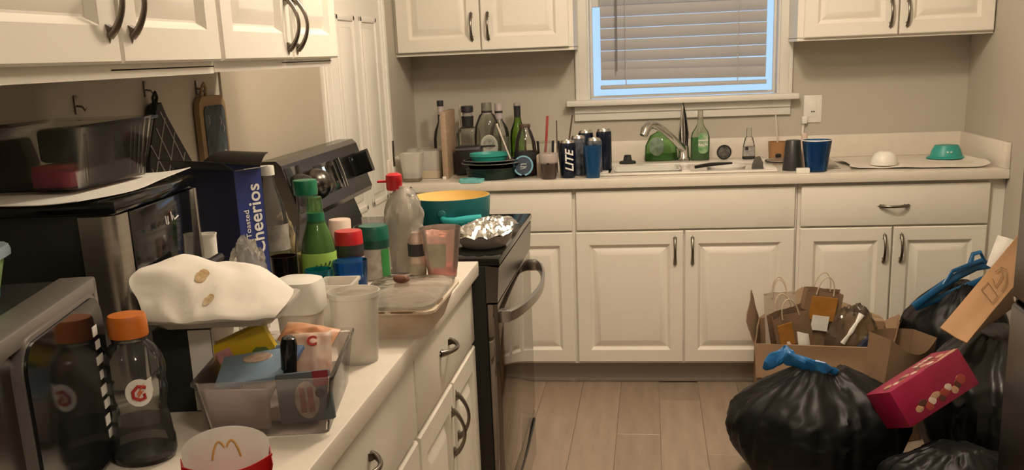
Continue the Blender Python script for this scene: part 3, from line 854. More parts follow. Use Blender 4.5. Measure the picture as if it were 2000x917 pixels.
for (poly) in ([(0, 0, CH), (0, CD, CH), (-0.045, CD - 0.01, CH + 0.02), (-0.045, 0.01, CH + 0.02)], [(CW, 0, CH), (CW, CD, CH), (CW + 0.05, CD - 0.02, CH + 0.022), (CW + 0.05, 0.03, CH + 0.022)]):
    a, b, c, d = [Vector(p) for p in poly]
    G().grid(lambda u, v, a=a, b=b, c=c, d=d: (a * (1 - u) + b * u) * (1 - v) + (d * (1 - u) + c * u) * v + Vector((0, 0, 0.006 * math.sin(PI * v))), 6, 6, 0.0015).build('top_flap', 'black_satin', cb)
G().grid(lambda u, v: (0.004 + 0.062 * u, -0.028 * v, CH - 0.003 + 0.004 * v), 4, 3, 0.0015).build('end_flap', mat('card_grey', (0.30, 0.28, 0.25), 0.8, var=0.1), cb)
G().grid(lambda u, v: (0.01 + 0.05 * u, 0.02 + 0.15 * v, CH - 0.03 + 0.02 * math.sin(PI * u) + 0.01 * nz((u, v, 0), 6)), 8, 12, 0.001).build('inner_bag', 'clear_bag', cb)

# --- crumpled things by the cereal box
tag(blob(0.037, 0.03, 0.098, 0.22, 16, 3.0, 34, 26, 0.15).build('crumpled_wrapper', 'clear_bag', None, (-0.792, 1.900, CT + 0.0), smooth=18), 'crumpled clear wrapper in front of the cereal box', 'wrapper')
c_ = thing('paper_cup', 'small white cup standing behind the black oven ledge', 'cup', (-0.865, 1.885, CT))
G().lathe([(0.016, 0), (0.0175, 0.19), (0.021, 0.205), (0.0195, 0.205), (0.015, 0.004), (0.001, 0.004)], 20).build('cup_wall', 'white_paper', c_)

# --- bottles and jars in the middle of the counter
def bottle(name, label, cat, loc, prof, m, n=28, group=None, rz=0, power=2.0, sx=1.0, sy=1.0):
    t = thing(name, label, cat, loc, rz, group)
    G().lathe(prof, n, power=power, sx=sx, sy=sy).build('body', m, t)
    return t
def ring_part(t, name, r0, r1, z0, z1, m, n=28, ribs=False, **k):
    return G().lathe([(r0, z0), (r0, z0 + 0.001), (r1, z1 - 0.001), (r1, z1)] if not ribs else [(r0, z0), (r0, z0 + 0.002), (r1, z1 - 0.004), (r1 * 0.95, z1)], n, **k).build(name, m, t)
sb = bottle('soda_bottle', 'clear plastic soda bottle with white cap beside the cereal box', 'bottle', (-0.868, 2.25, CT), [(0.030, 0), (0.036, 0.006), (0.037, 0.10), (0.034, 0.135), (0.036, 0.17), (0.030, 0.21), (0.016, 0.25), (0.014, 0.275), (0.014, 0.280)], 'clear_plastic')
ring_part(sb, 'cap', 0.0165, 0.0165, 0.276, 0.297, 'white_plastic', ribs=True)
G().lathe([(0.0375, 0.105), (0.0355, 0.135), (0.0375, 0.165)], 28, cap=False).build('label', mat('label_grey', (0.42, 0.38, 0.33), 0.5, var=0.4, vscale=50), sb)
G().lathe([(0.030, 0.004), (0.034, 0.01), (0.034, 0.11), (0.001, 0.112)], 24).build('lemonade', mat('lime_drink', (0.42, 0.44, 0.16), 0.3, var=0.2, vscale=20), sb)
gb = bottle('juice_bottle', 'clear bottle with a wide green cap behind the lemon-lime bottle', 'bottle', (-0.802, 2.31, CT), [(0.033, 0), (0.037, 0.006), (0.037, 0.10), (0.028, 0.16), (0.024, 0.19), (0.023, 0.225)], 'clear_plastic')
ring_part(gb, 'cap', 0.0275, 0.0285, 0.222, 0.256, 'green_cap', ribs=True)
G().lathe([(0.030, 0.004), (0.034, 0.01), (0.034, 0.085), (0.001, 0.086)], 24).build('juice', 'amber_pulp', gb)
lb_ = bottle('lemon_lime_bottle', 'green lemon-lime drink bottle with a scrawled yellow-green label', 'bottle', (-0.748, 2.205, CT), [(0.034, 0), (0.039, 0.006), (0.039, 0.105), (0.036, 0.13), (0.024, 0.165), (0.018, 0.185), (0.017, 0.228), (0.0155, 0.230)], 'green_glass')
G().lathe([(0.034, 0.003), (0.037, 0.008), (0.037, 0.104), (0.034, 0.13), (0.022, 0.165), (0.016, 0.185), (0.001, 0.186)], 24).build('drink', mat('green_drink', (0.22, 0.37, 0.15), 0.3, var=0.1), lb_)
ring_part(lb_, 'neck_band', 0.0205, 0.0195, 0.172, 0.195, 'green_cap')
ll = G().lathe([(0.0396, 0.022), (0.0398, 0.024), (0.0398, 0.105), (0.0394, 0.107)], 28, cap=False).build('label', 'label_green', lb_)
for i, pts in enumerate(([(-0.020, 0.070), (-0.014, 0.082), (-0.010, 0.070), (-0.004, 0.084), (0.000, 0.072), (0.006, 0.086), (0.010, 0.074), (0.018, 0.088)], [(-0.018, 0.062), (-0.006, 0.066), (0.006, 0.067), (0.019, 0.075)])):
    w = []
    for a, b in pts:
        th = a / 0.0402 - 1.05
        w.append((0.0404 * math.cos(th), 0.0404 * math.sin(th), b))
    G().tube(w, 0.0016, 5).build('scrawl_lettering', 'print_black', ll)
cb2 = thing('dark_glass', 'dark brown drinking glass left of the lemon-lime bottle', 'glass', (-0.817, 2.165, CT))
cup_geo(0.026, 0.030, 0.105, 0.002).build('glass_wall', 'brown_glass', cb2)
G().lathe([(0.023, 0.007), (0.027, 0.085), (0.001, 0.086)], 24).build('cola', mat('cola', (0.02, 0.008, 0.004), 0.1, var=0.1), cb2)
tag(blob(0.024, 0.024, 0.09, 0.25, 14, 9.0, 28, 20, 0.2).build('snack_bag', mat('snack_mix', (0.42, 0.33, 0.17), 0.4, var=0.6, vscale=40, color2=(0.12, 0.10, 0.07)), None, (-0.872, 2.335, CT), smooth=20), 'small twisted snack bag with yellow bits by the dark glass', 'bag')
rj = bottle('spice_jar', 'spice jar with a red lid behind the blue plastic cup', 'jar', (-0.706, 2.305, CT), [(0.030, 0), (0.033, 0.004), (0.033, 0.082), (0.030, 0.095)], 'dark_spice', group='spice jars')
ring_part(rj, 'collar', 0.0335, 0.0335, 0.082, 0.105, 'print_black')
ring_part(rj, 'lid', 0.0335, 0.0325, 0.105, 0.136, 'red_cap', ribs=True)
G().lathe([(0.0336, 0.02), (0.0336, 0.075)], 28, cap=False).build('label', mat('label_pale', (0.55, 0.48, 0.48), 0.5, var=0.3, vscale=40), rj)
gj = bottle('spice_jar', 'spice jar with a green lid and silver label', 'jar', (-0.672, 2.40, CT), [(0.034, 0), (0.036, 0.004), (0.036, 0.082), (0.034, 0.095)], 'label_grey', group='spice jars')
ring_part(gj, 'collar', 0.037, 0.037, 0.078, 0.098, mat('green_dark', (0.004, 0.05, 0.03), 0.4, var=0.1))
ring_part(gj, 'lid', 0.0375, 0.0365, 0.098, 0.132, mat('green_lid', (0.004, 0.11, 0.075), 0.35, var=0.1), ribs=True)
def strip(r, a0, a1, z0, z1, n=8):
    return G().grid(lambda u, v: (r * math.cos(R(a0 + (a1 - a0) * u)), r * math.sin(R(a0 + (a1 - a0) * u)), z0 + (z1 - z0) * v), n, 1)
strip(0.0366, -50, -5, 0.006, 0.076).build('label', mat('label_leaf', (0.03, 0.24, 0.05), 0.5, var=0.3, vscale=40), gj)
kt = bottle('sauce_bottle', 'squeeze bottle with a red flip cap wrapped in a clear bag', 'bottle', (-0.622, 2.49, CT), [(0.028, 0), (0.032, 0.006), (0.034, 0.12), (0.026, 0.16), (0.015, 0.195), (0.014, 0.215)], mat('sauce_bottle_body', (0.52, 0.47, 0.40), 0.4, var=0.35, vscale=18))
kt_c = G().lathe([(0.019, 0.205), (0.0205, 0.209), (0.020, 0.226), (0.021, 0.228), (0.020, 0.242), (0.012, 0.247)], 20).build('cap', 'red_cap', kt, (-0.012, 0, 0))
G().box((-0.042, -0.008, 0.224), (-0.010, 0.012, 0.229), 0.001).build('cap_lip', 'red_cap', kt_c)
wf = []
v = []; f = []
n, m_ = 40, 22
for j in range(m_ + 1):
    t = j / m_
    z = 0.004 + 0.205 * t
    rr = 0.046 * (1 - 0.55 * max(0, (t - 0.72) / 0.28) ** 1.6)
    for i in range(n):
        a = 2 * PI * i / n
        k = 1 + 0.13 * nz((math.cos(a) * 2, math.sin(a) * 2, t * 5), 1.2, 4) + 0.10 * (1 - 2 * abs(nz((math.cos(a) * 2, math.sin(a) * 2, t * 3), 2.0, 9)))
        v.append((rr * k * math.cos(a) + 0.010 * t, rr * k * math.sin(a), z))
for j in range(m_):
    for i in range(n):
        k = (i + 1) % n
        f.append((j * n + i, j * n + k, (j + 1) * n + k, (j + 1) * n + i))
G().add(v, f).build('wrapping_bag', 'clear_bag', kt, smooth=22)
pc = thing('pink_cup', 'tall pinkish clear plastic cup at the counter corner by the range', 'cup', (-0.508, 2.41, CT))
cup_geo(0.035, 0.051, 0.122, 0.002).build('cup_wall', 'pink_plastic', pc)
G().lathe([(0.0335, 0.006), (0.036, 0.030), (0.001, 0.031)], 24).build('juice', mat('pink_juice', (0.75, 0.20, 0.20), 0.3, var=0.1), pc)
st = G().grid(lambda u, v: (0.001 * 0 + (0.0435 + 0.012 * v) * math.cos(R(-120 + 55 * u)) * 0.93, (0.0435 + 0.012 * v) * math.sin(R(-120 + 55 * u)) * 0.93, 0.03 + 0.06 * v), 8, 4)
st.build('sticker', mat('sticker_grey', (0.36, 0.32, 0.24), 0.5, var=0.3, vscale=30), pc)
tb2 = thing('squeeze_tube', 'crushed silver and pink tube leaning beside the pink cup', 'tube', (-0.568, 2.405, CT), 10)
G().lathe([(0.018, 0), (0.021, 0.01), (0.021, 0.07), (0.017, 0.10), (0.010, 0.112)], 20).build('tube_body', mat('tube_pink', (0.52, 0.40, 0.34), 0.35, 0.2, var=0.4, vscale=30), tb2)
G().lathe([(0.0215, 0.055), (0.0215, 0.085)], 20, cap=False).build('label_band', 'print_black', tb2)
G().lathe([(0.0216, 0.015), (0.0216, 0.038)], 20, cap=False).build('label_band', 'sticker_grey', tb2)
bc = thing('blue_cup', 'short see-through blue cup in front of the red-lidded jar', 'cup', (-0.672, 2.19, CT))
cup_geo(0.034, 0.039, 0.088, 0.002).build('cup_wall', 'blue_plastic', bc)
G().lathe([(0.032, 0.006), (0.035, 0.05), (0.001, 0.051)], 24).build('drink', mat('blue_drink', (0.05, 0.16, 0.34), 0.3, var=0.2), bc)
tc = thing('teal_cup', 'see-through teal cup half hidden between the bottle and the blue cup', 'cup', (-0.725, 2.125, CT))
cup_geo(0.026, 0.031, 0.082, 0.002).build('cup_wall', 'teal_plastic', tc)
ct2 = thing('deli_tub', 'empty rectangular clear tub behind the frosted cup', 'tub', (-0.628, 1.955, CT), 4)
open_box(0.060, 0.075, 0.068, 0.085, 0.092, 0.002, 0.004, 0.008).build('tub', 'frosted', ct2)
wj = thing('creamer_jar', 'squat frosted jar with a big white lid left of the frosted cup', 'jar', (-0.670, 1.835, CT))
G().lathe([(0.036, 0), (0.041, 0.006), (0.043, 0.045), (0.045, 0.062), (0.040, 0.068)], 32).build('body', mat('creamer_body', (0.62, 0.55, 0.47), 0.35, var=0.1, vscale=8), wj)
G().lathe([(0.047, 0.062), (0.049, 0.066), (0.048, 0.108), (0.044, 0.121), (0.03, 0.126)], 36, power=3.2).build('lid', 'white_plastic', wj)
fc_ = thing('frosted_cup', 'tall frosted plastic cup standing at the counter edge', 'cup', (-0.522, 1.705, CT))
G().lathe([(0.034, 0), (0.0355, 0.003), (0.0435, 0.118), (0.0465, 0.120), (0.0465, 0.129), (0.0445, 0.129), (0.0335, 0.006), (0.001, 0.006)], 36).build('cup_wall', 'frosted', fc_)

# --- casserole with clear lid
cs_ = thing('casserole_dish', 'white casserole dish with browned rim and clear lid overhanging the counter edge', 'dish', (-0.494, 1.955, CT))
open_box(0.125, 0.22, 0.165, 0.275, 0.062, 0.005, 0.008, 0.025).build('dish', mat('dish_white', (0.70, 0.62, 0.52), 0.3, var=0.25, vscale=14, color2=(0.52, 0.40, 0.27)), cs_)
G().lathe([(0.062, 0.006), (0.076, 0.056), (0.001, 0.058)], 40, sx=0.95, sy=1.60, power=7).build('leftovers', mat('leftovers', (0.66, 0.57, 0.44), 0.7, var=0.4, vscale=20, bump=0.3), cs_)
lid = G().lathe([(0.086, 0.0625), (0.090, 0.064), (0.090, 0.071), (0.080, 0.073), (0.070, 0.079), (0.001, 0.081)], 48, sx=0.95, sy=1.58, power=8).build('lid', clear('lid_clear', (0.9, 0.88, 0.84), 0.30, (0.78, 0.70, 0.60), rough=0.12, bump=0.3, bscale=25), cs_)
g = G()
for (a, b, sx_, sy_) in ((0.03, -0.143, 0.03, 0.004), (-0.02, -0.144, 0.02, 0.004), (0.086, -0.06, 0.004, 0.03)):
    G().lathe([(1.0, 0), (0.9, 0.0025), (0.2, 0.003)], 16, sx=sx_, sy=sy_).build('burnt_spot', mat('burnt', (0.20, 0.11, 0.04), 0.7, var=0.4, vscale=60) if 'burnt' not in MATS else 'burnt', cs_, (a, b, 0.060))
tag(blob(0.016, 0.011, 0.009, 0.12, 10, 2.0, 16, 12, 0.2).build('meat_scrap', mat('meat_brown', (0.17, 0.06, 0.035), 0.6, var=0.3, vscale=50), None, (-0.505, 1.985, CT + 0.0805)), 'small brown food scrap on the casserole lid', 'food scrap')

# --- boxes, tray and towel behind the clear bin
fb = thing('food_box', 'black and white food carton under the plastic tray', 'box', (-0.725, 1.50, CT), 8)
G().box((-0.045, -0.07, 0), (0.045, 0.06, 0.133), 0.002).build('carton', 'black_matte', fb)
G().box((0.0445, -0.068, 0.002), (0.0456, 0.058, 0.131)).build('white_side', 'print_white', fb)
G().box((0.01, -0.0708, 0.002), (0.0445, -0.0698, 0.131)).build('white_side', 'print_white', fb)
G().box((0.0452, -0.03, 0.03), (0.0462, 0.01, 0.06)).build('brown_print', 'cardboard_dark', fb)
tr = thing('plastic_tray', 'shallow white plastic tray under the stained paper towel', 'tray', (-0.675, 1.515, CT + 0.134), 8)
open_box(0.17, 0.16, 0.195, 0.185, 0.018, 0.002, 0.006, 0.02).build('tray', 'frosted', tr)
tw0 = patch_fn([[(-0.722, 1.395, 1.068), (-0.69, 1.395, 1.067), (-0.655, 1.402, 1.066), (-0.61, 1.425, 1.064), (-0.575, 1.45, 1.060)],
               [(-0.735, 1.365, 1.074), (-0.695, 1.362, 1.074), (-0.655, 1.372, 1.073), (-0.605, 1.395, 1.070), (-0.562, 1.43, 1.062)],
               [(-0.755, 1.385, 1.100), (-0.705, 1.40, 1.106), (-0.655, 1.42, 1.100), (-0.60, 1.44, 1.088), (-0.555, 1.47, 1.074)],
               [(-0.774, 1.405, 1.126), (-0.725, 1.44, 1.134), (-0.665, 1.48, 1.124), (-0.605, 1.50, 1.104), (-0.562, 1.52, 1.079)],
               [(-0.768, 1.45, 1.136), (-0.735, 1.50, 1.144), (-0.695, 1.54, 1.124), (-0.640, 1.555, 1.116), (-0.588, 1.56, 1.078)],
               [(-0.757, 1.50, 1.122), (-0.73, 1.55, 1.126), (-0.685, 1.60, 1.098), (-0.64, 1.605, 1.098), (-0.60, 1.60, 1.072)]], 0.004, 14, 2.0)
def tw(u, v):
    p = tw0(u, v)
    f1 = 1 - 2 * abs(nz((u * 2.2 + v * 1.1, v * 0.9 - u * 0.6, 0.3), 1.5, 4))
    f2 = 1 - 2 * abs(nz((u * 1.0 - v * 2.0, u * 2.4 + v, 0.7), 1.7, 12))
    k = min(1, v * 3)
    return p + Vector((0, -0.2, 1)) * (0.0045 * f1 + 0.003 * f2 + 0.0015 * (1 - 2 * abs(nz((u * 5, v * 4, 0), 1.8, 21)))) * k
pt = thing('paper_towel', 'crumpled paper towel with brown stains draped over the plastic tray', 'paper towel', (-0.655, 1.48, 1.06))
g = G().grid(tw, 40, 32, 0.0014)
g.v = [(a + 0.655, b - 1.48, c - 1.06) for a, b, c in g.v]
g.build('sheet', mat('towel_white', (0.82, 0.77, 0.69), 0.9, var=0.05, bump=0.05, bscale=90), pt, smooth=40)
def on_towel(u, v):
    p = tw(u, v)
    n_ = (tw(min(1, u + 0.02), v) - tw(max(0, u - 0.02), v)).cross(tw(u, min(1, v + 0.02)) - tw(u, max(0, v - 0.02))).normalized()
    return p - Vector((0.655 * -1, 1.48, 1.06)), n_
for (u, v, r_) in ((0.42, 0.52, 0.012), (0.50, 0.36, 0.010)):
    f_ = lambda a, b: None
    g = G()
    def spot(a, b, u=u, v=v, r_=r_):
        th = a * 2 * PI; q = b * r_ * (1 + 0.25 * math.cos(2 * th + u * 9) + 0.08 * math.sin(5 * th))
        uu, vv = u + q * math.cos(th) * 3.4, v + q * math.sin(th) * 3.4
        p, n_ = on_towel(uu, vv)
        if n_.z < 0: n_ = -n_
        return p + n_ * 0.0012
    g.grid(spot, 16, 4)
    g.build('stain', mat('coffee_stain', (0.42, 0.27, 0.12), 0.9, var=0.6, vscale=90, color2=(0.62, 0.48, 0.30)) if 'coffee_stain' not in MATS else 'coffee_stain', pt)

# --- clear bin with packets at the counter edge
pb = thing('packet_bin', 'clear plastic bin full of seasoning packets at the counter edge', 'bin', (-0.571, 1.452, CT), 9.5)
open_box(0.172, 0.25, 0.196, 0.276, 0.088, 0.0022, 0.003, 0.012).build('tub', mat('bin_hazy', (1, 1, 1), 0.1) if False else clear('bin_plastic', (0.94, 0.92, 0.92), 0.10, (0.80, 0.72, 0.68), rough=0.1, ior=1.22), pb)
def packet(name, label, cat, c, sz, rot, m, bev=0.002, puff=0.0, seed=1.0, smooth=35):
    t = thing(name, label, cat, c, rot=tuple(R(a) for a in rot))
    if puff:
        def top(s):
            def fn(u, v):
                e = (math.sin(PI * u) * math.sin(PI * v)) ** 0.45
                return ((u - 0.5) * sz[0], (v - 0.5) * sz[1], s * (0.0006 + puff * e * (1 + 0.5 * nz((u * 3, v * 3, s), 1.6, seed))))
            return fn
        G().grid(top(1), 14, 14).grid(top(-1), 14, 14).build('pouch', m, t, smooth=50)
    else:
        G().box((-sz[0] / 2, -sz[1] / 2, -sz[2] / 2), (sz[0] / 2, sz[1] / 2, sz[2] / 2), bev).build('carton', m, t)
    return t
mat('packet_blue', (0.20, 0.30, 0.40), 0.45, var=0.25, vscale=10)
mat('packet_yellow', (0.62, 0.43, 0.012), 0.45, var=0.12, vscale=12)
yb = packet('yellow_box', 'yellow carton tilted in the packet bin below the tray', 'box', (-0.640, 1.462, CT + 0.085), (0.115, 0.022, 0.062), (6, -22, 14), 'packet_yellow')
G().box((-0.03, -0.0118, -0.002), (-0.005, -0.0109, 0.02)).build('pink_print', mat('print_pink', (0.6, 0.3, 0.28), 0.5, var=0.3, vscale=50), yb)
bp_ = packet('blue_packet', 'pale blue folded packet lying at the left of the packet bin', 'packet', (-0.592, 1.397, CT + 0.082), (0.100, 0.085, 0.008), (14, -6, 10), 'packet_blue', 0.0015)
G().lathe([(0.019, 0.0), (0.018, 0.001), (0.0, 0.0012)], 20, sx=1.2, sy=0.7).build('oval_sticker', mat('sticker_tan', (0.55, 0.40, 0.30), 0.6, var=0.4, vscale=90), bp_, (0.005, 0.022, 0.0042))
packet('blue_packet', 'darker blue packet corner sticking up beside the green pouch', 'packet', (-0.563, 1.452, CT + 0.086), (0.055, 0.040, 0.007), (24, -4, -12), mat('packet_blue2', (0.07, 0.13, 0.27), 0.45, var=0.3, vscale=20), 0.0015)
packet('green_pouch', 'dark green herb pouch in the middle of the packet bin', 'pouch', (-0.596, 1.470, CT + 0.082), (0.050, 0.070, 0.02), (32, 22, 30), mat('pouch_green', (0.10, 0.17, 0.05), 0.55, var=0.6, vscale=40, color2=(0.02, 0.035, 0.015)), puff=0.012, seed=3)
packet('orange_pouch', 'orange and red seasoning pouch at the back of the packet bin', 'pouch', (-0.558, 1.548, CT + 0.086), (0.095, 0.060, 0.02), (28, 6, -8), mat('pouch_orange', (0.62, 0.26, 0.12), 0.4, var=0.6, vscale=18, color2=(0.60, 0.42, 0.28)), puff=0.014, seed=5)
nd = packet('noodle_pouch', 'cream pouch with red print at the right of the packet bin', 'pouch', (-0.537, 1.492, CT + 0.070), (0.07, 0.085, 0.02), (50, 0, 12), mat('pouch_cream', (0.62, 0.50, 0.40), 0.4, var=0.5, vscale=25, color2=(0.45, 0.25, 0.18)), puff=0.013, seed=8)
text('red_lettering', 'C', 0.022, 'print_red', nd, (0.006, 0.02, 0.0165), (0, 0, 0), bold=0.001)
bk = thing('pepper_mill', 'black rounded handle sticking up out of the packet bin', 'handle', (-0.538, 1.392, CT + 0.031), rot=(R(4), R(6), 0))
G().lathe([(0.0105, 0), (0.0115, 0.02), (0.012, 0.07), (0.0125, 0.092), (0.010, 0.102), (0.004, 0.105)], 20).build('grip', 'black_gloss', bk)
G().lathe([(0.0122, 0.03), (0.0122, 0.034)], 20).build('collar', 'chrome', bk)
dc = packet('dark_card_box', 'slate blue card sleeve with a red corner against the bin front', 'box', (-0.497, 1.349, CT + 0.054), (0.079, 0.014, 0.072), (-9, -5, 4), mat('card_slate', (0.085, 0.105, 0.125), 0.5, var=0.35, vscale=15))
G().box((0.016, -0.0078, 0.014), (0.0395, -0.0069, 0.0362)).build('red_corner', mat('corner_red', (0.22, 0.012, 0.025), 0.5, var=0.2), dc)
G().lathe([(0.02, 0), (0.02, 0.0008), (0.001, 0.001)], 24, sx=0.9, sy=1.35).build('oval_window', mat('oval_tan', (0.42, 0.34, 0.27), 0.5, var=0.5, vscale=60), dc, (0.004, -0.0070, -0.004), (R(90), 0, 0))
for dx in (-0.006, 0.006):
    G().box((0.004 + dx - 0.004, -0.0088, -0.022), (0.004 + dx + 0.004, -0.0078, 0.014)).build('window_picture', mat('picture_red', (0.30, 0.10, 0.08), 0.5, var=0.4, vscale=80) if 'picture_red' not in MATS else 'picture_red', dc)
G().lathe([(0.007, 0), (0.007, 0.001), (0.001, 0.0012)], 16).build('round_mark', 'print_black', dc, (0.024, -0.0070, 0.004), (R(90), 0, 0))
ut = packet('scrap_tub', 'crumpled clear packet between the pale blue packet and the card sleeve', 'packet', (-0.575, 1.372, CT + 0.058), (0.045, 0.04, 0.02), (30, 10, 0), 'clear_bag', puff=0.015, seed=12)
packet('pale_packet', 'pale mauve packet lining the front of the packet bin', 'packet', (-0.602, 1.345, CT + 0.036), (0.10, 0.012, 0.058), (-8, 0, 2), mat('packet_mauve', (0.38, 0.31, 0.31), 0.5, var=0.3, vscale=20), 0.002)
packet('pale_packet', 'cream packets lying flat at the bottom of the packet bin', 'packet', (-0.56, 1.45, CT + 0.018), (0.13, 0.16, 0.022), (0, 0, 3), mat('packet_cream', (0.52, 0.43, 0.37), 0.5, var=0.35, vscale=30), 0.003)

# --- sports drink bottle
gt = thing('sports_bottle', 'grey see-through sports drink bottle with an orange cap', 'bottle', (-0.697, 1.245, CT))
prof = [(0.036, 0.0), (0.041, 0.003), (0.0435, 0.012), (0.0430, 0.030), (0.0415, 0.034), (0.0395, 0.055), (0.0385, 0.060), (0.0365, 0.072), (0.0375, 0.080), (0.0410, 0.100), (0.0410, 0.104), (0.0395, 0.108), (0.0400, 0.112), (0.0415, 0.124), (0.0415, 0.134), (0.0390, 0.146), (0.0310, 0.160), (0.0225, 0.168), (0.0205, 0.172), (0.0205, 0.178)]
G().lathe(prof, 40).build('body', clear('bottle_grey', (0.82, 0.82, 0.80), 0.16, (0.20, 0.20, 0.19), rough=0.07), gt, smooth=60)
G().lathe([(0.0, 0.004), (0.038, 0.006), (0.040, 0.014), (0.001, 0.016)], 32, cap=False).build('last_drink', mat('drink_dark', (0.035, 0.035, 0.036), 0.15, var=0.1), gt)
G().lathe([(0.0395, 0.026), (0.0405, 0.027), (0.0375, 0.056), (0.036, 0.057)], 40, cap=False).build('lower_label', clear('label_smoke', (0.6, 0.6, 0.6), 0.35, (0.13, 0.13, 0.13), rough=0.25), gt)
ring_part(gt, 'neck_ring', 0.0235, 0.0235, 0.170, 0.174, 'clear_plastic')
n = 40
v = []; f = []
for j, (r_, z) in enumerate(((0.0250, 0.175), (0.0255, 0.177), (0.0250, 0.200), (0.0235, 0.2045), (0.018, 0.2055))):
    for i in range(n):
        k = 1 + (0.018 * (i % 2) if 0 < j < 3 else 0)
        v.append((r_ * k * math.cos(2 * PI * i / n), r_ * k * math.sin(2 * PI * i / n), z))
for j in range(4):
    for i in range(n):
        f.append((j * n + i, j * n + (i + 1) % n, (j + 1) * n + (i + 1) % n, (j + 1) * n + i))
f.append(tuple(range(n - 1, -1, -1))); f.append(tuple(4 * n + i for i in range(n)))
G().add(v, f).build('cap', 'orange_cap', gt)
LA = R(-57)    # the logo looks at the viewer
def on_cyl(x, z, r_):
    a = LA + x / r_
    return (r_ * math.cos(a), r_ * math.sin(a), z)
def wrap_poly(poly, zc, r_):
    v = [on_cyl(0, zc, r_)] + [on_cyl(a, zc + b, r_) for a, b in poly]
    n = len(poly)
    return G().add(v, [(0, 1 + i, 1 + (i + 1) % n) for i in range(n)])
gl_ = wrap_poly([(0.018 * math.cos(R(a)), 0.019 * math.sin(R(a))) for a in range(55, 360, 15)] + [(0.019, 0.0), (0.018, 0.012), (0.019, 0.019)], 0.106, 0.0422).build('round_logo', 'print_white', gt, recalc=False)
lg = G()
for (pts, w) in (([(0.009, 0.006), (-0.001, 0.009), (-0.008, 0.002), (-0.008, -0.006), (0.0, -0.010), (0.007, -0.008), (0.006, -0.002)], 0.0024),):
    lg.tube([on_cyl(a, 0.106 + b, 0.0425) for a, b in pts], w, 6)
lg.build('letter_g', 'print_red', gl_)
wrap_poly([(0.008, 0.014), (-0.004, -0.001), (0.0, -0.001), (-0.007, -0.013), (0.006, 0.003), (0.002, 0.003)], 0.106, 0.0451).build('bolt', mat('bolt_orange', (0.55, 0.13, 0.04), 0.5, var=0.1), gl_, recalc=False)

# --- fries carton at the bottom edge
fy = thing('fries_carton', 'red and white fries carton with golden arches at the bottom edge', 'carton', (-0.512, 1.10, CT), 25)
def flap(u, v):
    x_ = (u - 0.5) * 0.105
    top_ = 0.066 + 0.026 * (1 - (2 * u - 1) ** 2) ** 0.7
    return (x_, 0.018 - 0.010 * math.cos(PI * (u - 0.5)) + 0.012 * v, 0.002 + top_ * v)
bkp = G().grid(flap, 20, 8, 0.001).build('back_flap', 'white_paper', fy)
def frontp(u, v):
    x_ = (u - 0.5) * (0.082 + 0.026 * v)
    return (x_, -0.018 - 0.010 * v * math.sin(PI * u) + 0.004 * (2 * u - 1) ** 2 * 4, 0.001 + (0.052 + 0.006 * (2 * u - 1) ** 2) * v)
G().grid(frontp, 16, 6, 0.001).build('red_front', mat('fries_red', (0.50, 0.012, 0.012), 0.45, var=0.08), fy)
for s in (-1, 1):
    G().grid(lambda u, v, s=s: (s * (0.041 + 0.012 * v), -0.016 + 0.030 * u, 0.001 + (0.050 + 0.012 * u) * v), 4, 4, 0.001).build('side_fold', 'fries_red', fy)
G().grid(lambda u, v: ((u - 0.5) * 0.08, -0.018 + 0.034 * v, 0.001), 4, 2, 0.001).build('bottom', 'fries_red', fy)
mm = G()
for s in (-1, 1):
    pts = []
    for i in range(13):
        t = i / 12
        xx = s * (0.0015 + 0.0155 * t)
        zz = 0.061 + 0.018 * math.sin(PI * (0.12 + 0.88 * t)) ** 0.8 - 0.006 * t
        u_ = xx / 0.105 + 0.5
        yy = 0.018 - 0.010 * math.cos(PI * (u_ - 0.5)) + 0.012 * zz / 0.09
        pts.append((xx, yy - 0.0012, zz))
    mm.tube(pts, 0.0012, 6)
mm.build('golden_arches', 'print_gold', bkp)

# ================================================================== on the range
pn = thing('saute_pan', 'teal saute pan with yellow inside on the far burner', 'pan', (-0.628, 3.165, 0.9213))
ins = G().lathe([(0.1242, 0.0912), (0.1225, 0.0914), (0.119, 0.03), (0.108, 0.006), (0.001, 0.006)], 40, cap=False)
ins.build('lining', 'yellow_enamel', pn)
G().lathe([(0.001, 0), (0.105, 0), (0.112, 0.003), (0.122, 0.03), (0.126, 0.088), (0.126, 0.091), (0.124, 0.0913)], 40, cap=False).build('outside', 'teal_pan', pn)
G().tube([(-0.005, -0.120, 0.035), (0.01, -0.145, 0.030), (0.045, -0.165, 0.030), (0.085, -0.17, 0.036), (0.125, -0.165, 0.042)], [0.010, 0.014, 0.017, 0.017, 0.013], 12, flat=0.8).build('handle', 'teal_bright', pn)
G().lathe([(0.016, 0), (0.012, 0.006), (0.004, 0.008)], 14).build('handle_mount', 'teal_pan', pn, (-0.005, -0.120, 0.05), (R(90), 0, 0))
fp = thing('foil_covered_pan', 'shallow grey pan covered with crumpled foil at the front of the range', 'pan', (-0.462, 2.775, 0.9213))
G().lathe([(0.056, 0), (0.060, 0.002), (0.076, 0.022), (0.080, 0.036), (0.077, 0.036), (0.058, 0.006), (0.001, 0.006)], 36).build('pan', 'pan_grey', fp)
v = []; f = []
n, m_ = 48, 14
for j in range(m_ + 1):
    t = j / m_
    for i in range(n):
        a = 2 * PI * i / n
        c0, s0 = math.cos(a), math.sin(a)
        rr = 0.088 * t * (1 + 0.07 * nz((c0 * 3, s0 * 3, t), 1.5, 2)) + (0.01 if s0 > 0.2 and t > 0.8 else 0)
        z = 0.030 * (1 - t ** 2.2) + 0.032 + 0.010 * (1 - 2 * abs(nz((c0 * t * 4, s0 * t * 4, 1), 1.4, 3))) + 0.030 * max(0, s0 * 0.8 + c0 * 0.6) * t
        v.append((rr * c0, rr * s0, z))
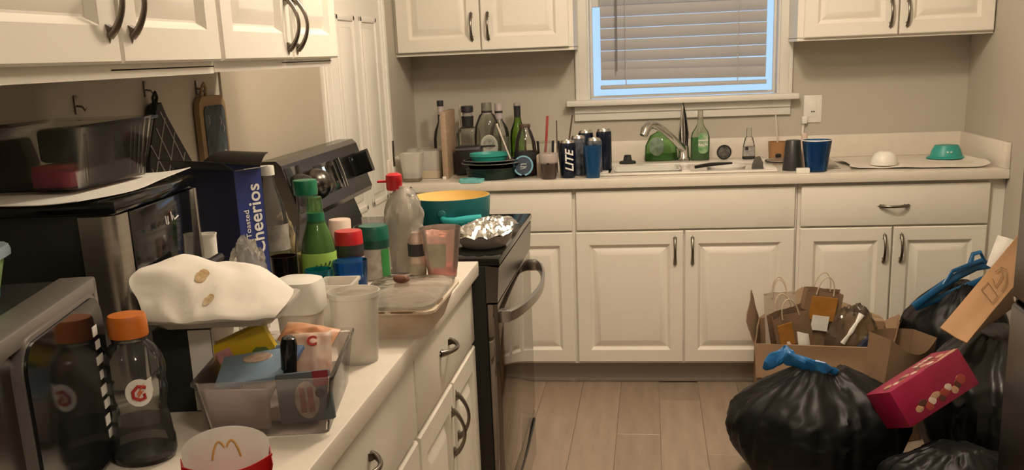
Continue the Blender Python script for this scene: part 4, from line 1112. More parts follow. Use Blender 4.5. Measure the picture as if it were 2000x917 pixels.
for j in range(m_):
    for i in range(n):
        k = (i + 1) % n
        f.append((j * n + i, j * n + k, (j + 1) * n + k, (j + 1) * n + i))
G().add(v, f).build('foil_cover', 'foil', fp, smooth=14)
tag(blob(0.040, 0.022, 0.014, 0.3, 16, 6.0, 26, 16, 0.25).build('foil_wrapper', mat('wrapper_white', (0.72, 0.66, 0.60), 0.35, 0.3, var=0.5, vscale=25, color2=(0.62, 0.10, 0.10)), None, (-0.640, 2.90, 0.9213), (0, 0, R(25)), smooth=18), 'crumpled white and red wrapper beside the teal pan handle', 'wrapper')
rl = thing('paper_cup', 'pale pink paper cup lying by the range backguard', 'cup', (-0.855, 2.72, 0.9213), 0)
G().lathe([(0.026, 0), (0.029, 0.003), (0.031, 0.088), (0.029, 0.092), (0.012, 0.094)], 24).build('cup_wall', mat('cup_pinkish', (0.70, 0.55, 0.46), 0.6, var=0.12, vscale=10), rl)
tag(G().grid(lambda u, v: (0.11 * (u - 0.5), 0.15 * (v - 0.5), 0.018 * (1 - (2 * u - 1) ** 2) * (0.5 + 0.5 * v) + 0.004 + 0.003 * nz((u, v, 0), 5)), 12, 12, 0.002).build('paper_plate', 'white_paper', None, (-0.775, 2.705, 0.9215)), 'bent white paper lying on the near burner', 'paper')
tag(blob(0.036, 0.04, 0.030, 0.35, 18, 15.0, 28, 18, 0.25).build('crumpled_paper', 'white_paper', None, (-0.72, 2.86, 0.9213), smooth=15), 'crumpled white paper left of the bagged squeeze bottle', 'paper')

# ================================================================== things on the sink worktop
def w_cup(label, name, loc, r0, r1, h, m, part='cup_wall', power=2.0, group=None, cat='cup'):
    t = thing(name, label, cat, loc, 0, group)
    cup_geo(r0, r1, h, 0.002, 28, power).build(part, m, t)
    return t
s1 = w_cup('white square tub with a dark bottom in the left corner', 'square_tub', (-1.035, 4.40, CT), 0.036, 0.050, 0.122, 'frosted', power=5, cat='tub')
cup_geo(0.0365, 0.0395, 0.040, 0.001, 28, 5).build('dark_contents', mat('mud', (0.20, 0.155, 0.11), 0.6, var=0.2), s1)
s2 = w_cup('wider white square tub beside the cutting board', 'square_tub', (-0.982, 4.545, CT), 0.048, 0.056, 0.122, 'frosted', power=5, cat='tub')
G().lathe([(0.0525, 0.002), (0.055, 0.035)], 28, cap=False, power=5).build('cream_band', mat('cream_band', (0.60, 0.50, 0.36), 0.6, var=0.1), s2)
w_cup('third pale tub standing in the corner behind the other two', 'square_tub', (-1.055, 4.65, CT), 0.045, 0.055, 0.118, 'frosted', power=5, cat='tub')

v1 = bottle('liquor_bottle', 'slim clear liquor bottle with black cap in the corner', 'bottle', (-0.972, 4.78, CT), [(0.036, 0), (0.040, 0.005), (0.040, 0.15), (0.034, 0.185), (0.015, 0.23), (0.013, 0.29)], 'clear_glass')
ring_part(v1, 'neck_label', 0.0145, 0.0145, 0.262, 0.30, 'label_pale'); ring_part(v1, 'cap', 0.0152, 0.0152, 0.30, 0.326, 'print_black', ribs=True)
ring_part(v1, 'neck_band', 0.0148, 0.0148, 0.255, 0.263, 'print_black')
cbd = thing('cutting_board', 'thin wooden board standing on edge left of the bottles', 'board', (-0.895, 4.58, CT), 2)
G().box((-0.020, -0.13, 0), (0.006, 0.14, 0.290), 0.004).build('board', 'wood_tan', cbd)
G().box((-0.022, -0.132, 0), (-0.006, -0.128, 0.012), 0.001).build('foot', 'white_plastic', cbd)
wk = thing('skewer', 'pale wooden skewer leaning behind the cutting board', 'skewer', (-0.893, 4.80, CT))
G().tube([(0, 0, 0), (0.004, 0.02, 0.305)], 0.004, 6).build('stick', mat('stick_pale', (0.55, 0.47, 0.36), 0.7, var=0.1), wk)
v2 = bottle('liquor_bottle', 'clear square-shouldered bottle with a thick black stopper', 'bottle', (-0.850, 4.80, CT), [(0.050, 0), (0.054, 0.006), (0.054, 0.17), (0.048, 0.19), (0.022, 0.205), (0.020, 0.23)], 'clear_glass', power=4.5)
ring_part(v2, 'neck_sleeve', 0.0265, 0.0285, 0.205, 0.250, 'print_black'); ring_part(v2, 'collar', 0.022, 0.022, 0.25, 0.268, 'label_grey'); ring_part(v2, 'stopper', 0.0285, 0.0285, 0.268, 0.296, 'print_black', ribs=True)
v3 = bottle('liquor_bottle', 'big clear handle bottle with a round medallion label', 'bottle', (-0.742, 4.70, CT), [(0.056, 0), (0.062, 0.008), (0.062, 0.16), (0.056, 0.21), (0.036, 0.255), (0.024, 0.268)], clear('vodka_glass', (0.80, 0.82, 0.76), 0.14, (0.38, 0.37, 0.32), rough=0.05), sy=0.75)
ring_part(v3, 'neck', 0.0225, 0.0225, 0.262, 0.275, 'label_pale'); ring_part(v3, 'cap', 0.024, 0.024, 0.275, 0.312, mat('cap_olive', (0.20, 0.19, 0.15), 0.4, var=0.3, vscale=60), ribs=True); ring_part(v3, 'cap_band', 0.0245, 0.0245, 0.268, 0.277, 'print_black')
md = G().lathe([(0.040, 0), (0.040, 0.004), (0.034, 0.005), (0.033, 0.003), (0.001, 0.003)], 28, sy=1.3).build('medallion', mat('medal_pale', (0.50, 0.50, 0.43), 0.45, var=0.2, vscale=40), v3, (0.012, -0.048, 0.120), (R(90), 0, R(8)))
G().lathe([(0.026, 0.0031), (0.026, 0.0045), (0.001, 0.0047)], 24, sy=0.95).build('inner_disc', mat('medal_mid', (0.36, 0.37, 0.30), 0.5, var=0.5, vscale=90), md, (0, 0.012, 0))
G().box((-0.028, -0.002, 0.004), (0.028, 0.006, 0.0056), 0.0).build('ribbon', 'print_black', md)
v4 = bottle('liquor_bottle', 'clear bottle with white and black neck behind the medallion bottle', 'bottle', (-0.705, 4.822, CT), [(0.040, 0), (0.046, 0.006), (0.046, 0.16), (0.040, 0.19), (0.018, 0.225), (0.016, 0.25)], 'clear_glass')
ring_part(v4, 'neck_label', 0.0185, 0.0185, 0.232, 0.262, 'label_pale'); ring_part(v4, 'neck_band', 0.019, 0.019, 0.258, 0.268, 'print_black'); ring_part(v4, 'cap', 0.0185, 0.0185, 0.268, 0.302, 'label_pale', ribs=True)
G().lathe([(0.0468, 0.03), (0.0468, 0.15)], 28, cap=False).build('label', clear('label_ghost', (0.8, 0.8, 0.75), 0.5, (0.42, 0.41, 0.36), rough=0.3), v4)
v5 = bottle('wine_bottle', 'green wine bottle with black foil neck below the window corner', 'bottle', (-0.618, 4.828, CT), [(0.034, 0), (0.038, 0.006), (0.038, 0.145), (0.034, 0.175), (0.018, 0.215), (0.0145, 0.24), (0.0145, 0.296)], 'wine_glass')
ring_part(v5, 'foil', 0.0155, 0.016, 0.235, 0.290, 'print_black'); ring_part(v5, 'mouth', 0.0165, 0.0165, 0.288, 0.300, 'label_grey')
mj = bottle('glass_jug', 'clear round jug with brown lid and dark red drink', 'jug', (-0.548, 4.52, CT), [(0.046, 0), (0.052, 0.006), (0.052, 0.075), (0.050, 0.10), (0.045, 0.145), (0.030, 0.190), (0.022, 0.202), (0.022, 0.210)], 'clear_glass')
ring_part(mj, 'lid', 0.0245, 0.0245, 0.208, 0.222, mat('lid_brown', (0.08, 0.045, 0.03), 0.4, var=0.2), ribs=True)
G().lathe([(0.044, 0.004), (0.0495, 0.01), (0.0495, 0.085), (0.001, 0.086)], 24).build('red_drink', mat('wine_red', (0.11, 0.006, 0.012), 0.2, var=0.2), mj)
G().lathe([(0.0528, 0.072), (0.0526, 0.105)], 28, cap=False).build('dark_label', 'print_black', mj)

# stacked dishes
rp = thing('roasting_pan', 'dark glass baking dish at the bottom of the dish stack', 'dish', (-0.690, 4.445, CT))
G().lathe([(0.100, 0), (0.106, 0.004), (0.116, 0.046), (0.118, 0.05), (0.114, 0.05), (0.102, 0.008), (0.001, 0.008)], 40, sy=0.9).build('dish', mat('dark_glass_dish', (0.018, 0.017, 0.013), 0.15, var=0.2), rp)
G().lathe([(0.1062, 0.003), (0.117, 0.047)], 40, cap=False, sy=0.9).build('green_tint', clear('tint_green', (0.6, 0.8, 0.7), 0.3, (0.05, 0.12, 0.09), rough=0.1), rp)
def plate(label, z, r, m, name='plate'):
    t = thing(name, label, 'plate', (-0.690, 4.445, CT + z), 0, 'stacked plates')
    G().lathe([(0.085 * r / 0.14, 0), (0.09 * r / 0.14, 0.002), (r * 0.93, 0.014), (r, 0.018), (r, 0.0195), (r * 0.92, 0.017), (0.085 * r / 0.14, 0.004), (0.001, 0.004)], 44, sy=0.92).build('plate', m, t)
    G().lathe([(r * 0.985, 0.0187), (r * 1.003, 0.0188), (r * 1.003, 0.0204), (r * 0.985, 0.0203)], 44, cap=False, sy=0.92).build('rim', mat('plate_rim', (0.42, 0.40, 0.36), 0.3, var=0.1) if 'plate_rim' not in MATS else 'plate_rim', t)
plate('black plate with pale rim resting on the dark baking dish', 0.0505, 0.132, 'black_gloss')
plate('black plate with pale rim on top of the stack under the teal bowl', 0.0625, 0.122, 'black_gloss')
tbw = thing('teal_bowl', 'shallow teal plastic bowl on top of the stacked plates', 'bowl', (-0.700, 4.44, CT + 0.0668))
G().lathe([(0.066, 0), (0.070, 0.003), (0.079, 0.030), (0.084, 0.032), (0.084, 0.044), (0.081, 0.044), (0.068, 0.006), (0.001, 0.006)], 40, sy=0.9).build('bowl', 'teal', tbw)
kx = thing('drinking_straw', 'white straw slanting up from the dish stack', 'straw', (-0.600, 4.395, CT + 0.086))
G().tube([(0, 0, 0), (-0.032, 0.03, 0.075), (-0.062, 0.06, 0.145)], [0.0045, 0.0045, 0.006], 8, flat=0.6).build('straw', mat('straw_white', (0.66, 0.60, 0.52), 0.4, var=0.05), kx)
mg = thing('blue_ring_lid', 'blue rimmed round lid with a white emblem leaning on the jug', 'lid', (-0.548, 4.400, CT), rot=(R(-14), 0, 0))
G().tube(arc((0, 0.055), 0.040, -80, 260, 36, 'xz'), 0.0042, 6).build('blue_rim', mat('rim_blue', (0.20, 0.45, 0.58), 0.35, var=0.1), mg)
G().lathe([(0.039, 0), (0.039, 0.003), (0.001, 0.0035)], 30).build('disc', mat('disc_dark', (0.03, 0.05, 0.09), 0.4, var=0.4, vscale=30), mg, (0, 0.002, 0.055), (R(90), 0, 0))
G().tube([(-0.012, -0.003, 0.050), (0.014, -0.003, 0.050), (0.014, -0.003, 0.062), (-0.008, -0.003, 0.062), (-0.012, -0.003, 0.040), (0.010, -0.003, 0.046)], 0.0018, 5).build('emblem', 'print_white', mg)
aq = thing('aqua_lid', 'pale aqua plastic lid poking over the worktop front edge', 'lid', (-0.762, 4.335, CT), rot=(R(3), 0, 0))
G().prism(rrect(0.105, 0.075, 0.016, 5), 0.0, 0.012, 'z').build('lid', mat('aqua', (0.22, 0.62, 0.62), 0.4, var=0.15, vscale=20), aq)
for dx in (-0.03, 0.03):
    G().lathe([(0.010, 0.0118), (0.009, 0.0135), (0.001, 0.0136)], 14, sx=1.2, sy=0.8).build('moulded_mark', 'teal', aq, (dx, 0, 0))
bkx = thing('black_caddy', 'black plastic caddy behind the teal bowl', 'caddy', (-0.815, 4.620, CT))
G().box((-0.058, -0.05, 0), (0.058, 0.05, 0.128), 0.006).build('box', 'black_satin', bkx)
G().box((-0.058, -0.054, 0.112), (0.05, -0.048, 0.122), 0.002).build('front_lip', mat('lip_grey', (0.10, 0.10, 0.10), 0.3, var=0.1), bkx)

# cups with straws, cans
u1 = w_cup('clear plastic cup holding a red straw', 'clear_cup', (-0.462, 4.545, CT), 0.032, 0.040, 0.145, 'clear_plastic')
rs = thing('drinking_straw', 'red straw standing in the clear cup', 'straw', (-0.462, 4.545, CT + 0.0075))
G().tube([(-0.012, 0, 0.0), (0.004, 0.006, 0.14), (0.012, 0.008, 0.245)], 0.0055, 8).build('straw', mat('straw_red', (0.42, 0.06, 0.05), 0.4, var=0.1), rs)
u2 = w_cup('second clear cup with a dark stirrer beside the cans', 'clear_cup', (-0.372, 4.565, CT), 0.030, 0.040, 0.142, 'clear_plastic')
ds = thing('stirrer', 'thin dark stirrer leaning in the second clear cup', 'stirrer', (-0.372, 4.565, CT + 0.0075))
G().tube([(-0.010, 0, 0), (0.012, 0.004, 0.13), (0.030, 0.01, 0.245)], 0.0035, 6).build('stick', mat('stirrer_brown', (0.10, 0.05, 0.035), 0.5, var=0.1), ds)
ds2 = thing('stirrer', 'thin upright brown stirrer between the two clear cups', 'stirrer', (-0.417, 4.60, CT))
G().tube([(0, 0, 0), (0.002, 0.004, 0.228)], 0.0025, 6).build('stick', 'stirrer_brown', ds2)
tan = thing('snack_carton', 'tan snack carton behind the grey cup', 'carton', (-0.462, 4.452, CT))
G().box((-0.030, -0.016, 0), (0.034, 0.030, 0.095), 0.003).build('carton', mat('carton_tan', (0.48, 0.38, 0.29), 0.7, var=0.1), tan)
G().box((0.012, -0.0168, 0.055), (0.022, -0.0158, 0.068)).build('print_mark', 'print_black', tan)
gc = thing('grey_cup', 'grey lidded cup of brown drink left of the cans', 'cup', (-0.432, 4.365, CT))
G().lathe([(0.029, 0), (0.031, 0.003), (0.036, 0.070), (0.034, 0.070)], 28).build('drink', mat('brown_drink', (0.075, 0.052, 0.042), 0.25, var=0.15), gc)
G().lathe([(0.0365, 0.066), (0.0415, 0.072), (0.043, 0.104), (0.041, 0.108), (0.001, 0.108)], 28).build('upper_cup', mat('cup_mauve', (0.40, 0.34, 0.31), 0.4, var=0.06), gc)
G().lathe([(0.006, 0), (0.004, 0.002), (0.001, 0.0022)], 10).build('drip', 'print_black', gc, (0.0, -0.0385, 0.071), (R(90), 0, 0))
def can(label, loc, m, rz=0, crush=0.0, h=0.158, lettering=None, cr_=0.0335):
    t = thing('beer_can', label, 'can', loc, rz, 'beer cans by the sink')
    G().lathe([(cr_ * 0.78, 0), (cr_ * 0.86, 0.003), (cr_, 0.012), (cr_, h - 0.018), (cr_ * 0.94, h - 0.010)], 30).build('body', m, t)
    G().lathe([(cr_ * 0.94, h - 0.010), (cr_ * 0.80, h), (cr_ * 0.78, h), (cr_ * 0.72, h - 0.004), (0.001, h - 0.004)], 30, cap=False).build('lid', 'chrome', t)
    G().box((-0.008, -0.012, h - 0.0035), (0.008, 0.010, h - 0.0015), 0.0008).build('pull_tab', 'chrome', t)
    if lettering:
        text('lettering', lettering, 0.048, 'print_white', t, (0.010, -cr_ - 0.0006, h * 0.46), (R(90), R(-90), 0), bold=0.001, shear=0.3, ext=0.0008)
    return t
mat('can_navy', (0.006, 0.012, 0.032), 0.25, 0.3, var=0.3, vscale=15)
mat('can_dark', (0.008, 0.012, 0.022), 0.3, 0.3, var=0.6, vscale=30, color2=(0.20, 0.21, 0.24))
can('navy beer can with big white slanted letters', (-0.352, 4.395, CT), 'can_navy', 0, lettering='LITE')
can('grey and navy beer can right behind the lettered can', (-0.312, 4.470, CT), 'can_dark', 40, h=0.170)
can('navy beer can with silver top behind the tall blue cup', (-0.243, 4.470, CT), 'can_dark', 120, h=0.158)
can('tall dark beer can at the back of the group', (-0.285, 4.560, CT), 'can_navy', 20, h=0.185)
can('tallest navy can behind the right side of the blue cup', (-0.205, 4.545, CT), 'can_navy', -30, h=0.190)
blc = thing('blue_tumbler', 'tall dark blue plastic tumbler in front of the cans', 'cup', (-0.245, 4.375, CT))
cup_geo(0.029, 0.040, 0.132, 0.002, 28, 3.0).build('cup_wall', mat('blue_solid', (0.008, 0.055, 0.15), 0.2, var=0.12), blc)

# sink ledge
SL = 0.9302
so = thing('sink_stopper', 'black rubber sink stopper on the sink ledge', 'stopper', (-0.107, 4.745, SL))
G().lathe([(0.038, 0), (0.038, 0.008), (0.033, 0.011), (0.020, 0.014), (0.017, 0.033), (0.012, 0.035)], 28).build('plug', 'rubber', so)
G().lathe([(0.016, 0.035), (0.016, 0.038), (0.004, 0.040)], 20).build('knob', 'black_satin', so)
gd = thing('green_jug', 'empty green-tinted soap jug lying behind the faucet', 'jug', (0.045, 4.835, SL), 0)
G().lathe([(0.072, 0), (0.076, 0.006), (0.072, 0.07), (0.050, 0.115), (0.022, 0.130), (0.018, 0.134)], 30, sx=1.0, sy=0.5).build('body', clear('jug_green', (0.62, 0.85, 0.55), 0.30, (0.22, 0.42, 0.16), rough=0.08), gd)
G().lathe([(0.066, 0.004), (0.071, 0.008), (0.0705, 0.035), (0.001, 0.036)], 30, sx=1.0, sy=0.48).build('soap_rest', mat('soap_rest', (0.10, 0.30, 0.07), 0.3, var=0.2), gd)
G().lathe([(0.034, 0), (0.034, 0.002), (0.029, 0.003), (0.001, 0.003)], 26, sy=1.25).build('oval_label', mat('label_oval', (0.26, 0.36, 0.26), 0.4, var=0.5, vscale=40), gd, (-0.020, -0.036, 0.068), (R(90), 0, 0))
so2 = thing('dish_soap', 'dish soap bottle half full of bright green soap', 'bottle', (0.222, 4.800, SL))
G().lathe([(0.036, 0), (0.040, 0.004), (0.041, 0.10), (0.036, 0.125), (0.020, 0.150), (0.013, 0.165), (0.012, 0.185)], 30, sx=1.05, sy=0.6).build('body', clear('soap_plastic', (0.85, 0.92, 0.82), 0.16, (0.6, 0.6, 0.5), rough=0.06), so2)
G().lathe([(0.034, 0.003), (0.0385, 0.006), (0.0395, 0.104), (0.001, 0.105)], 30, sx=1.05, sy=0.59).build('soap', mat('soap_green', (0.010, 0.20, 0.02), 0.25, var=0.15), so2)
ring_part(so2, 'cap', 0.0135, 0.011, 0.183, 0.225, clear('cap_clear', (0.9, 0.9, 0.86), 0.45, (0.72, 0.66, 0.56), rough=0.2))
sl_ = G().prism(rrect(0.044, 0.092, 0.020, 6, 0.012, 0.078), -0.0262, -0.0246).build('label', mat('label_soap', (0.10, 0.30, 0.09), 0.4, var=0.6, vscale=25, color2=(0.55, 0.58, 0.45)), so2)
text('lettering', 'PALM', 0.017, 'print_white', sl_, (0.012, -0.0268, 0.070), (R(90), 0, 0), bold=0.0006)
G().box((-0.010, -0.0268, 0.090), (0.034, -0.0260, 0.094)).build('label_band', 'print_white', sl_)
br_ = thing('scrub_brush', 'round grey scrub brush standing on its edge', 'brush', (0.330, 4.800, SL), 0)
G().tube(arc((0, 0.033), 0.030, 0, 360, 30, 'xz'), 0.0035, 6, cap=False).build('rim', 'black_satin', br_)
G().lathe([(0.029, 0), (0.027, 0.010), (0.018, 0.014), (0.001, 0.015)], 24).build('pad', mat('scrub_grey', (0.14, 0.13, 0.12), 0.7, var=0.7, vscale=60, bump=0.8, bscale=120, color2=(0.03, 0.03, 0.03)), br_, (0, 0.005, 0.033), (R(90), 0, 0))
hs = thing('hand_soap', 'small clear bottle with grey label right of the scrub brush', 'bottle', (0.440, 4.800, SL), 0)
G().lathe([(0.026, 0), (0.029, 0.004), (0.026, 0.06), (0.018, 0.095), (0.012, 0.100), (0.011, 0.136), (0.009, 0.138)], 26, sy=0.7).build('body', 'clear_plastic', hs)
G().lathe([(0.0275, 0.001), (0.0292, 0.004), (0.0292, 0.010)], 26, cap=True, sy=0.7).build('dark_base', 'rubber', hs)
G().lathe([(0.0292, 0.015), (0.0272, 0.055)], 26, cap=False, sy=0.72).build('label', mat('label_silver', (0.40, 0.38, 0.36), 0.4, var=0.4, vscale=60), hs)
G().box((-0.018, -0.022, 0.042), (-0.004, -0.0205, 0.056)).build('label_mark', 'print_black', hs)

# in the sink
kb_ = thing('food_container', 'white plastic container lying in the left sink basin', 'container', (-0.02, 4.575, 0.7405), 3)
open_box(0.26, 0.15, 0.28, 0.17, 0.187, 0.003, 0.005, 0.02).build('tub', 'white_plastic', kb_)
sp1 = thing('spatula', 'dark grey spatula blade sticking out of the right basin', 'spatula', (0.455, 4.50, 0.7405), 0)
G().tube([(-0.10, 0.06, 0.0), (-0.03, 0.03, 0.11), (-0.005, 0.0, 0.155)], 0.006, 8).build('shaft', 'black_satin', sp1)
G().prism([(-0.030, 0.150), (0.020, 0.150), (0.018, 0.205), (0.004, 0.232), (-0.016, 0.228), (-0.028, 0.195)], -0.004, 0.004).build('blade', mat('spatula_grey', (0.10, 0.085, 0.075), 0.5, var=0.1), sp1)
kn = thing('kitchen_tongs', 'black handled tongs lying across the right sink basin', 'tongs', (0.27, 4.56, 0.9265), 35)
G().tube([(-0.10, 0, 0.006), (-0.02, 0, 0.010), (0.10, 0.0, 0.006)], [0.007, 0.008, 0.004], 8).build('handle', 'black_satin', kn)
G().tube([(-0.09, 0.012, 0.006), (-0.01, 0.024, 0.010), (0.11, 0.014, 0.006)], [0.006, 0.007, 0.004], 8).build('handle', 'chrome', kn)
bw2 = thing('cereal_bowl', 'white bowl soaking in the right sink basin', 'bowl', (0.325, 4.60, 0.7405))
G().lathe([(0.04, 0), (0.045, 0.004), (0.085, 0.183), (0.082, 0.183), (0.043, 0.008), (0.001, 0.008)], 36).build('bowl', 'white_plastic', bw2)

# right of the sink
bx1 = thing('amber_jar', 'amber plastic tub behind the dark tumbler', 'tub', (0.572, 4.855, CT))
cup_geo(0.036, 0.040, 0.085, 0.002, 24, 4).build('tub', mat('amber', (0.36, 0.19, 0.08), 0.35, var=0.2), bx1)
ws = thing('drinking_straw', 'white straw standing in the amber tub by the wall', 'straw', (0.575, 4.855, CT + 0.0065))
G().tube([(0.004, 0, 0), (-0.004, 0.008, 0.11), (-0.012, 0.016, 0.20)], 0.0035, 6).build('straw', 'straw_white', ws)
dt = thing('dark_tumbler', 'upside-down charcoal tumbler right of the sink', 'cup', (0.590, 4.460, CT))
G().lathe([(0.041, 0), (0.041, 0.004), (0.031, 0.122), (0.029, 0.125), (0.001, 0.125)], 30).build('cup_wall', mat('charcoal', (0.028, 0.027, 0.025), 0.4, var=0.1), dt)
lc = w_cup('see-through blue plastic cup right of the dark tumbler', 'blue_cup', (0.678, 4.395, CT), 0.043, 0.060, 0.128, 'blue_plastic')
G().lathe([(0.0605, 0.126), (0.062, 0.128), (0.0605, 0.131), (0.059, 0.129)], 30, cap=False).build('rim', 'white_plastic', lc)
w_cup('blue cup nested inside the see-through blue cup', 'blue_cup', (0.678, 4.395, CT + 0.0075), 0.039, 0.054, 0.115, mat('blue_deep', (0.015, 0.10, 0.24), 0.25, var=0.1))
tag(G().box((-0.03, -0.016, 0), (0.022, 0.014, 0.022), 0.003).build('sponge', 'white_plastic', None, (0.620, 4.335, CT)), 'small white sponge in front of the blue cup', 'sponge')
pl_ = thing('pan_lid', 'black rimmed pan lid lying behind the dark tumbler', 'lid', (0.555, 4.66, CT + 0.0))
G().lathe([(0.075, 0.017), (0.078, 0.019), (0.075, 0.022)], 30, cap=False, sx=0.75).build('rim', 'black_satin', pl_)
G().lathe([(0.074, 0.0165), (0.06, 0.026), (0.02, 0.034), (0.001, 0.035)], 30, cap=False, sx=0.75).build('glass', 'clear_glass', pl_)
G().lathe([(0.012, 0.034), (0.015, 0.045), (0.008, 0.050)], 14).build('knob', 'black_satin', pl_)
pk = thing('sippy_bottle', 'pale pink bottle top showing between tumbler and blue cup', 'bottle', (0.648, 4.545, CT))
G().lathe([(0.024, 0), (0.026, 0.004), (0.026, 0.09), (0.014, 0.12), (0.012, 0.138), (0.004, 0.146)], 22).build('body', mat('pale_pink', (0.60, 0.46, 0.38), 0.5, var=0.1), pk)
tm = thing('dish_towel', 'white towel spread flat along the right of the worktop', 'towel', (1.085, 4.56, CT))
def towel_fn(u, v):
    x_ = (u - 0.5) * 0.54 + 0.015 * math.sin(5 * v)
    y_ = (v - 0.5) * 0.34 + 0.025 * math.sin(4 * u + 1)
    return (x_, y_, 0.0045 + 0.004 * (1 + nz((u * 4, v * 3, 0), 1.5, 3)) + (0.012 * max(0, u - 0.93) / 0.07) + 0.010 * max(0, 0.07 - u) / 0.07)
G().grid(towel_fn, 30, 18, 0.003).build('cloth', mat('towel_cloth', (0.74, 0.68, 0.59), 0.9, var=0.05, bump=0.15, bscale=120), tm, smooth=60)
wb = thing('white_bowl', 'white bowl turned upside down on the dish towel', 'bowl', (0.965, 4.475, CT + 0.0115))
G().lathe([(0.054, 0), (0.055, 0.003), (0.050, 0.028), (0.040, 0.046), (0.028, 0.052), (0.026, 0.055), (0.022, 0.055), (0.001, 0.053)], 36).build('bowl', 'white_plastic', wb)
tb3 = thing('teal_bowl', 'teal bowl turned upside down on the dish towel near the corner', 'bowl', (1.262, 4.665, CT + 0.0125))
G().lathe([(0.080, 0), (0.080, 0.003), (0.066, 0.010), (0.060, 0.032), (0.050, 0.050), (0.048, 0.054), (0.001, 0.054)], 40, sy=0.9).build('bowl', 'teal', tb3)
G().box((-0.012, -0.056, 0.026), (-0.004, -0.0515, 0.032)).build('white_mark', 'print_white', tb3)
G().box((0.002, -0.056, 0.026), (0.010, -0.0515, 0.032)).build('white_mark', 'print_white', tb3)
cpd = thing('drying_mat', 'pale grey drying mat between the blue cup and the white bowl', 'mat', (0.735, 4.62, CT))
G().grid(lambda u, v: ((u - 0.5) * 0.11, (v - 0.5) * 0.30, 0.004 + 0.012 * v * v + 0.002 * nz((u * 4, v * 5, 0), 1)), 8, 14, 0.003).build('mat', mat('mat_grey', (0.50, 0.44, 0.38), 0.8, var=0.08), cpd)

# ================================================================== rubbish on the floor at the right
def quad_sheet(a, b, c, d, thick=0.004, n=6, bend=0.0, seed=1.0):
    a, b, c, d = Vector(a), Vector(b), Vector(c), Vector(d)
    nn = (b - a).cross(d - a).normalized()
    return G().grid(lambda u, v: (a * (1 - u) + b * u) * (1 - v) + (d * (1 - u) + c * u) * v + nn * (bend * math.sin(PI * u) * math.sin(PI * v) + 0.004 * nz((u * 2, v * 2, 0), 1.2, seed)), n, n, thick)

def trash_bag(name, label, loc, rx_, ry_, h, seed, m, gather=0.55, lean=(0, 0), amp=0.10, neck=0.30, power=2.6):
    t = thing(name, label, 'bag', loc)
    n, mm = 120, 64
    v = []; f = []
    for j in range(mm + 1):
        q = j / mm
        # profile: flat bottom, fat belly, gathered top
        if q < 0.10:
            k = 0.78 * (q / 0.10) ** 0.5
            z = 0.0
        else:
            s = (q - 0.10) / 0.90
            z = h * (s ** 0.9)
            belly = (1 - abs(2 * min(1, s * 0.95) - 0.78) ** power * 0.34)
            k = (0.78 + 0.24 * math.sin(min(1, s * 1.9) * PI / 2)) * belly
            if s > gather:
                w = (s - gather) / (1 - gather)
                k *= (1 - w * w * (1 - neck))
        for i in range(n):
            a = 2 * PI * i / n
            ca, sa = math.cos(a), math.sin(a)
            s = max(0, (q - 0.10) / 0.90)
            P_ = Vector((ca * 1.2, sa * 1.2, z / h * 1.6))
            big = nz(P_, 1.3, seed)
            fold = 1 - 2 * abs(nz(Vector((ca * 2.2, sa * 2.2, z / h * 1.1)), 1.8, seed + 11))
            fine = 1 - 2 * abs(nz(Vector((ca * 2.5, sa * 2.5, z / h * 4.0)), 2.4, seed + 23))
            pleat = math.sin(a * 13 + 4 * nz(P_, 1.0, seed)) * 0.06 * max(0, s - gather * 0.8)
            kk = k * (1 + amp * 1.3 * big + amp * 0.62 * fold + amp * 0.16 * fine + pleat)
            zz = z * (1 + 0.05 * big) + (0.006 * fine * min(1, s * 4) if q > 0.1 else 0)
            v.append((rx_ * kk * ca + lean[0] * s * s, ry_ * kk * sa + lean[1] * s * s, max(0.0, zz)))
    for j in range(mm):
        for i in range(n):
            k = (i + 1) % n
            f.append((j * n + i, j * n + k, (j + 1) * n + k, (j + 1) * n + i))
    f.append(tuple(mm * n + i for i in range(n)))
    G().add(v, f).build('sack', m, t, smooth=50)
    return t
bf = trash_bag('trash_bag', 'big black trash bag with blue drawstring in front of the cardboard box', (0.548, 3.27, 0.0), 0.262, 0.225, 0.40, 2.0, 'plastic_bag', 0.62, (0.0, 0.03), 0.10, 0.50)
for (pts, rr, fl_) in (([(-0.185, 0.035, 0.395), (-0.15, 0.03, 0.430), (-0.115, 0.03, 0.452), (-0.095, 0.02, 0.435), (-0.05, 0.0, 0.422), (0.0, -0.02, 0.415), (0.04, -0.03, 0.400)], [0.012, 0.022, 0.024, 0.022, 0.026, 0.025, 0.010], 0.40), ([(-0.14, 0.02, 0.425), (-0.12, 0.035, 0.465), (-0.09, 0.03, 0.458), (-0.08, 0.02, 0.43)], [0.008, 0.013, 0.011, 0.006], 0.4)):
    cpts = []; crr = []
    for i in range(len(pts) - 1):
        for k in range(5):
            cpts.append(Vector(pts[i]).lerp(Vector(pts[i + 1]), k / 5)); crr.append(rr[i] + (rr[i + 1] - rr[i]) * k / 5)
    cpts.append(Vector(pts[-1])); crr.append(rr[-1])
    g = G().tube(cpts, crr, 14, flat=fl_)
    g.v = [tuple(Vector(p) + Vector((nz(p, 28, 1), nz(p, 28, 5), nz(p, 28, 9))) * 0.013) for p in g.v]
    g.build('drawstring', 'tie_blue', bf, smooth=22)
bb = trash_bag('trash_bag', 'black trash bag with blue handles standing behind the pink carton', (1.125, 4.00, 0.0), 0.185, 0.20, 0.52, 7.0, 'plastic_bag', 0.66, (0.05, 0.0), 0.08, 0.55)
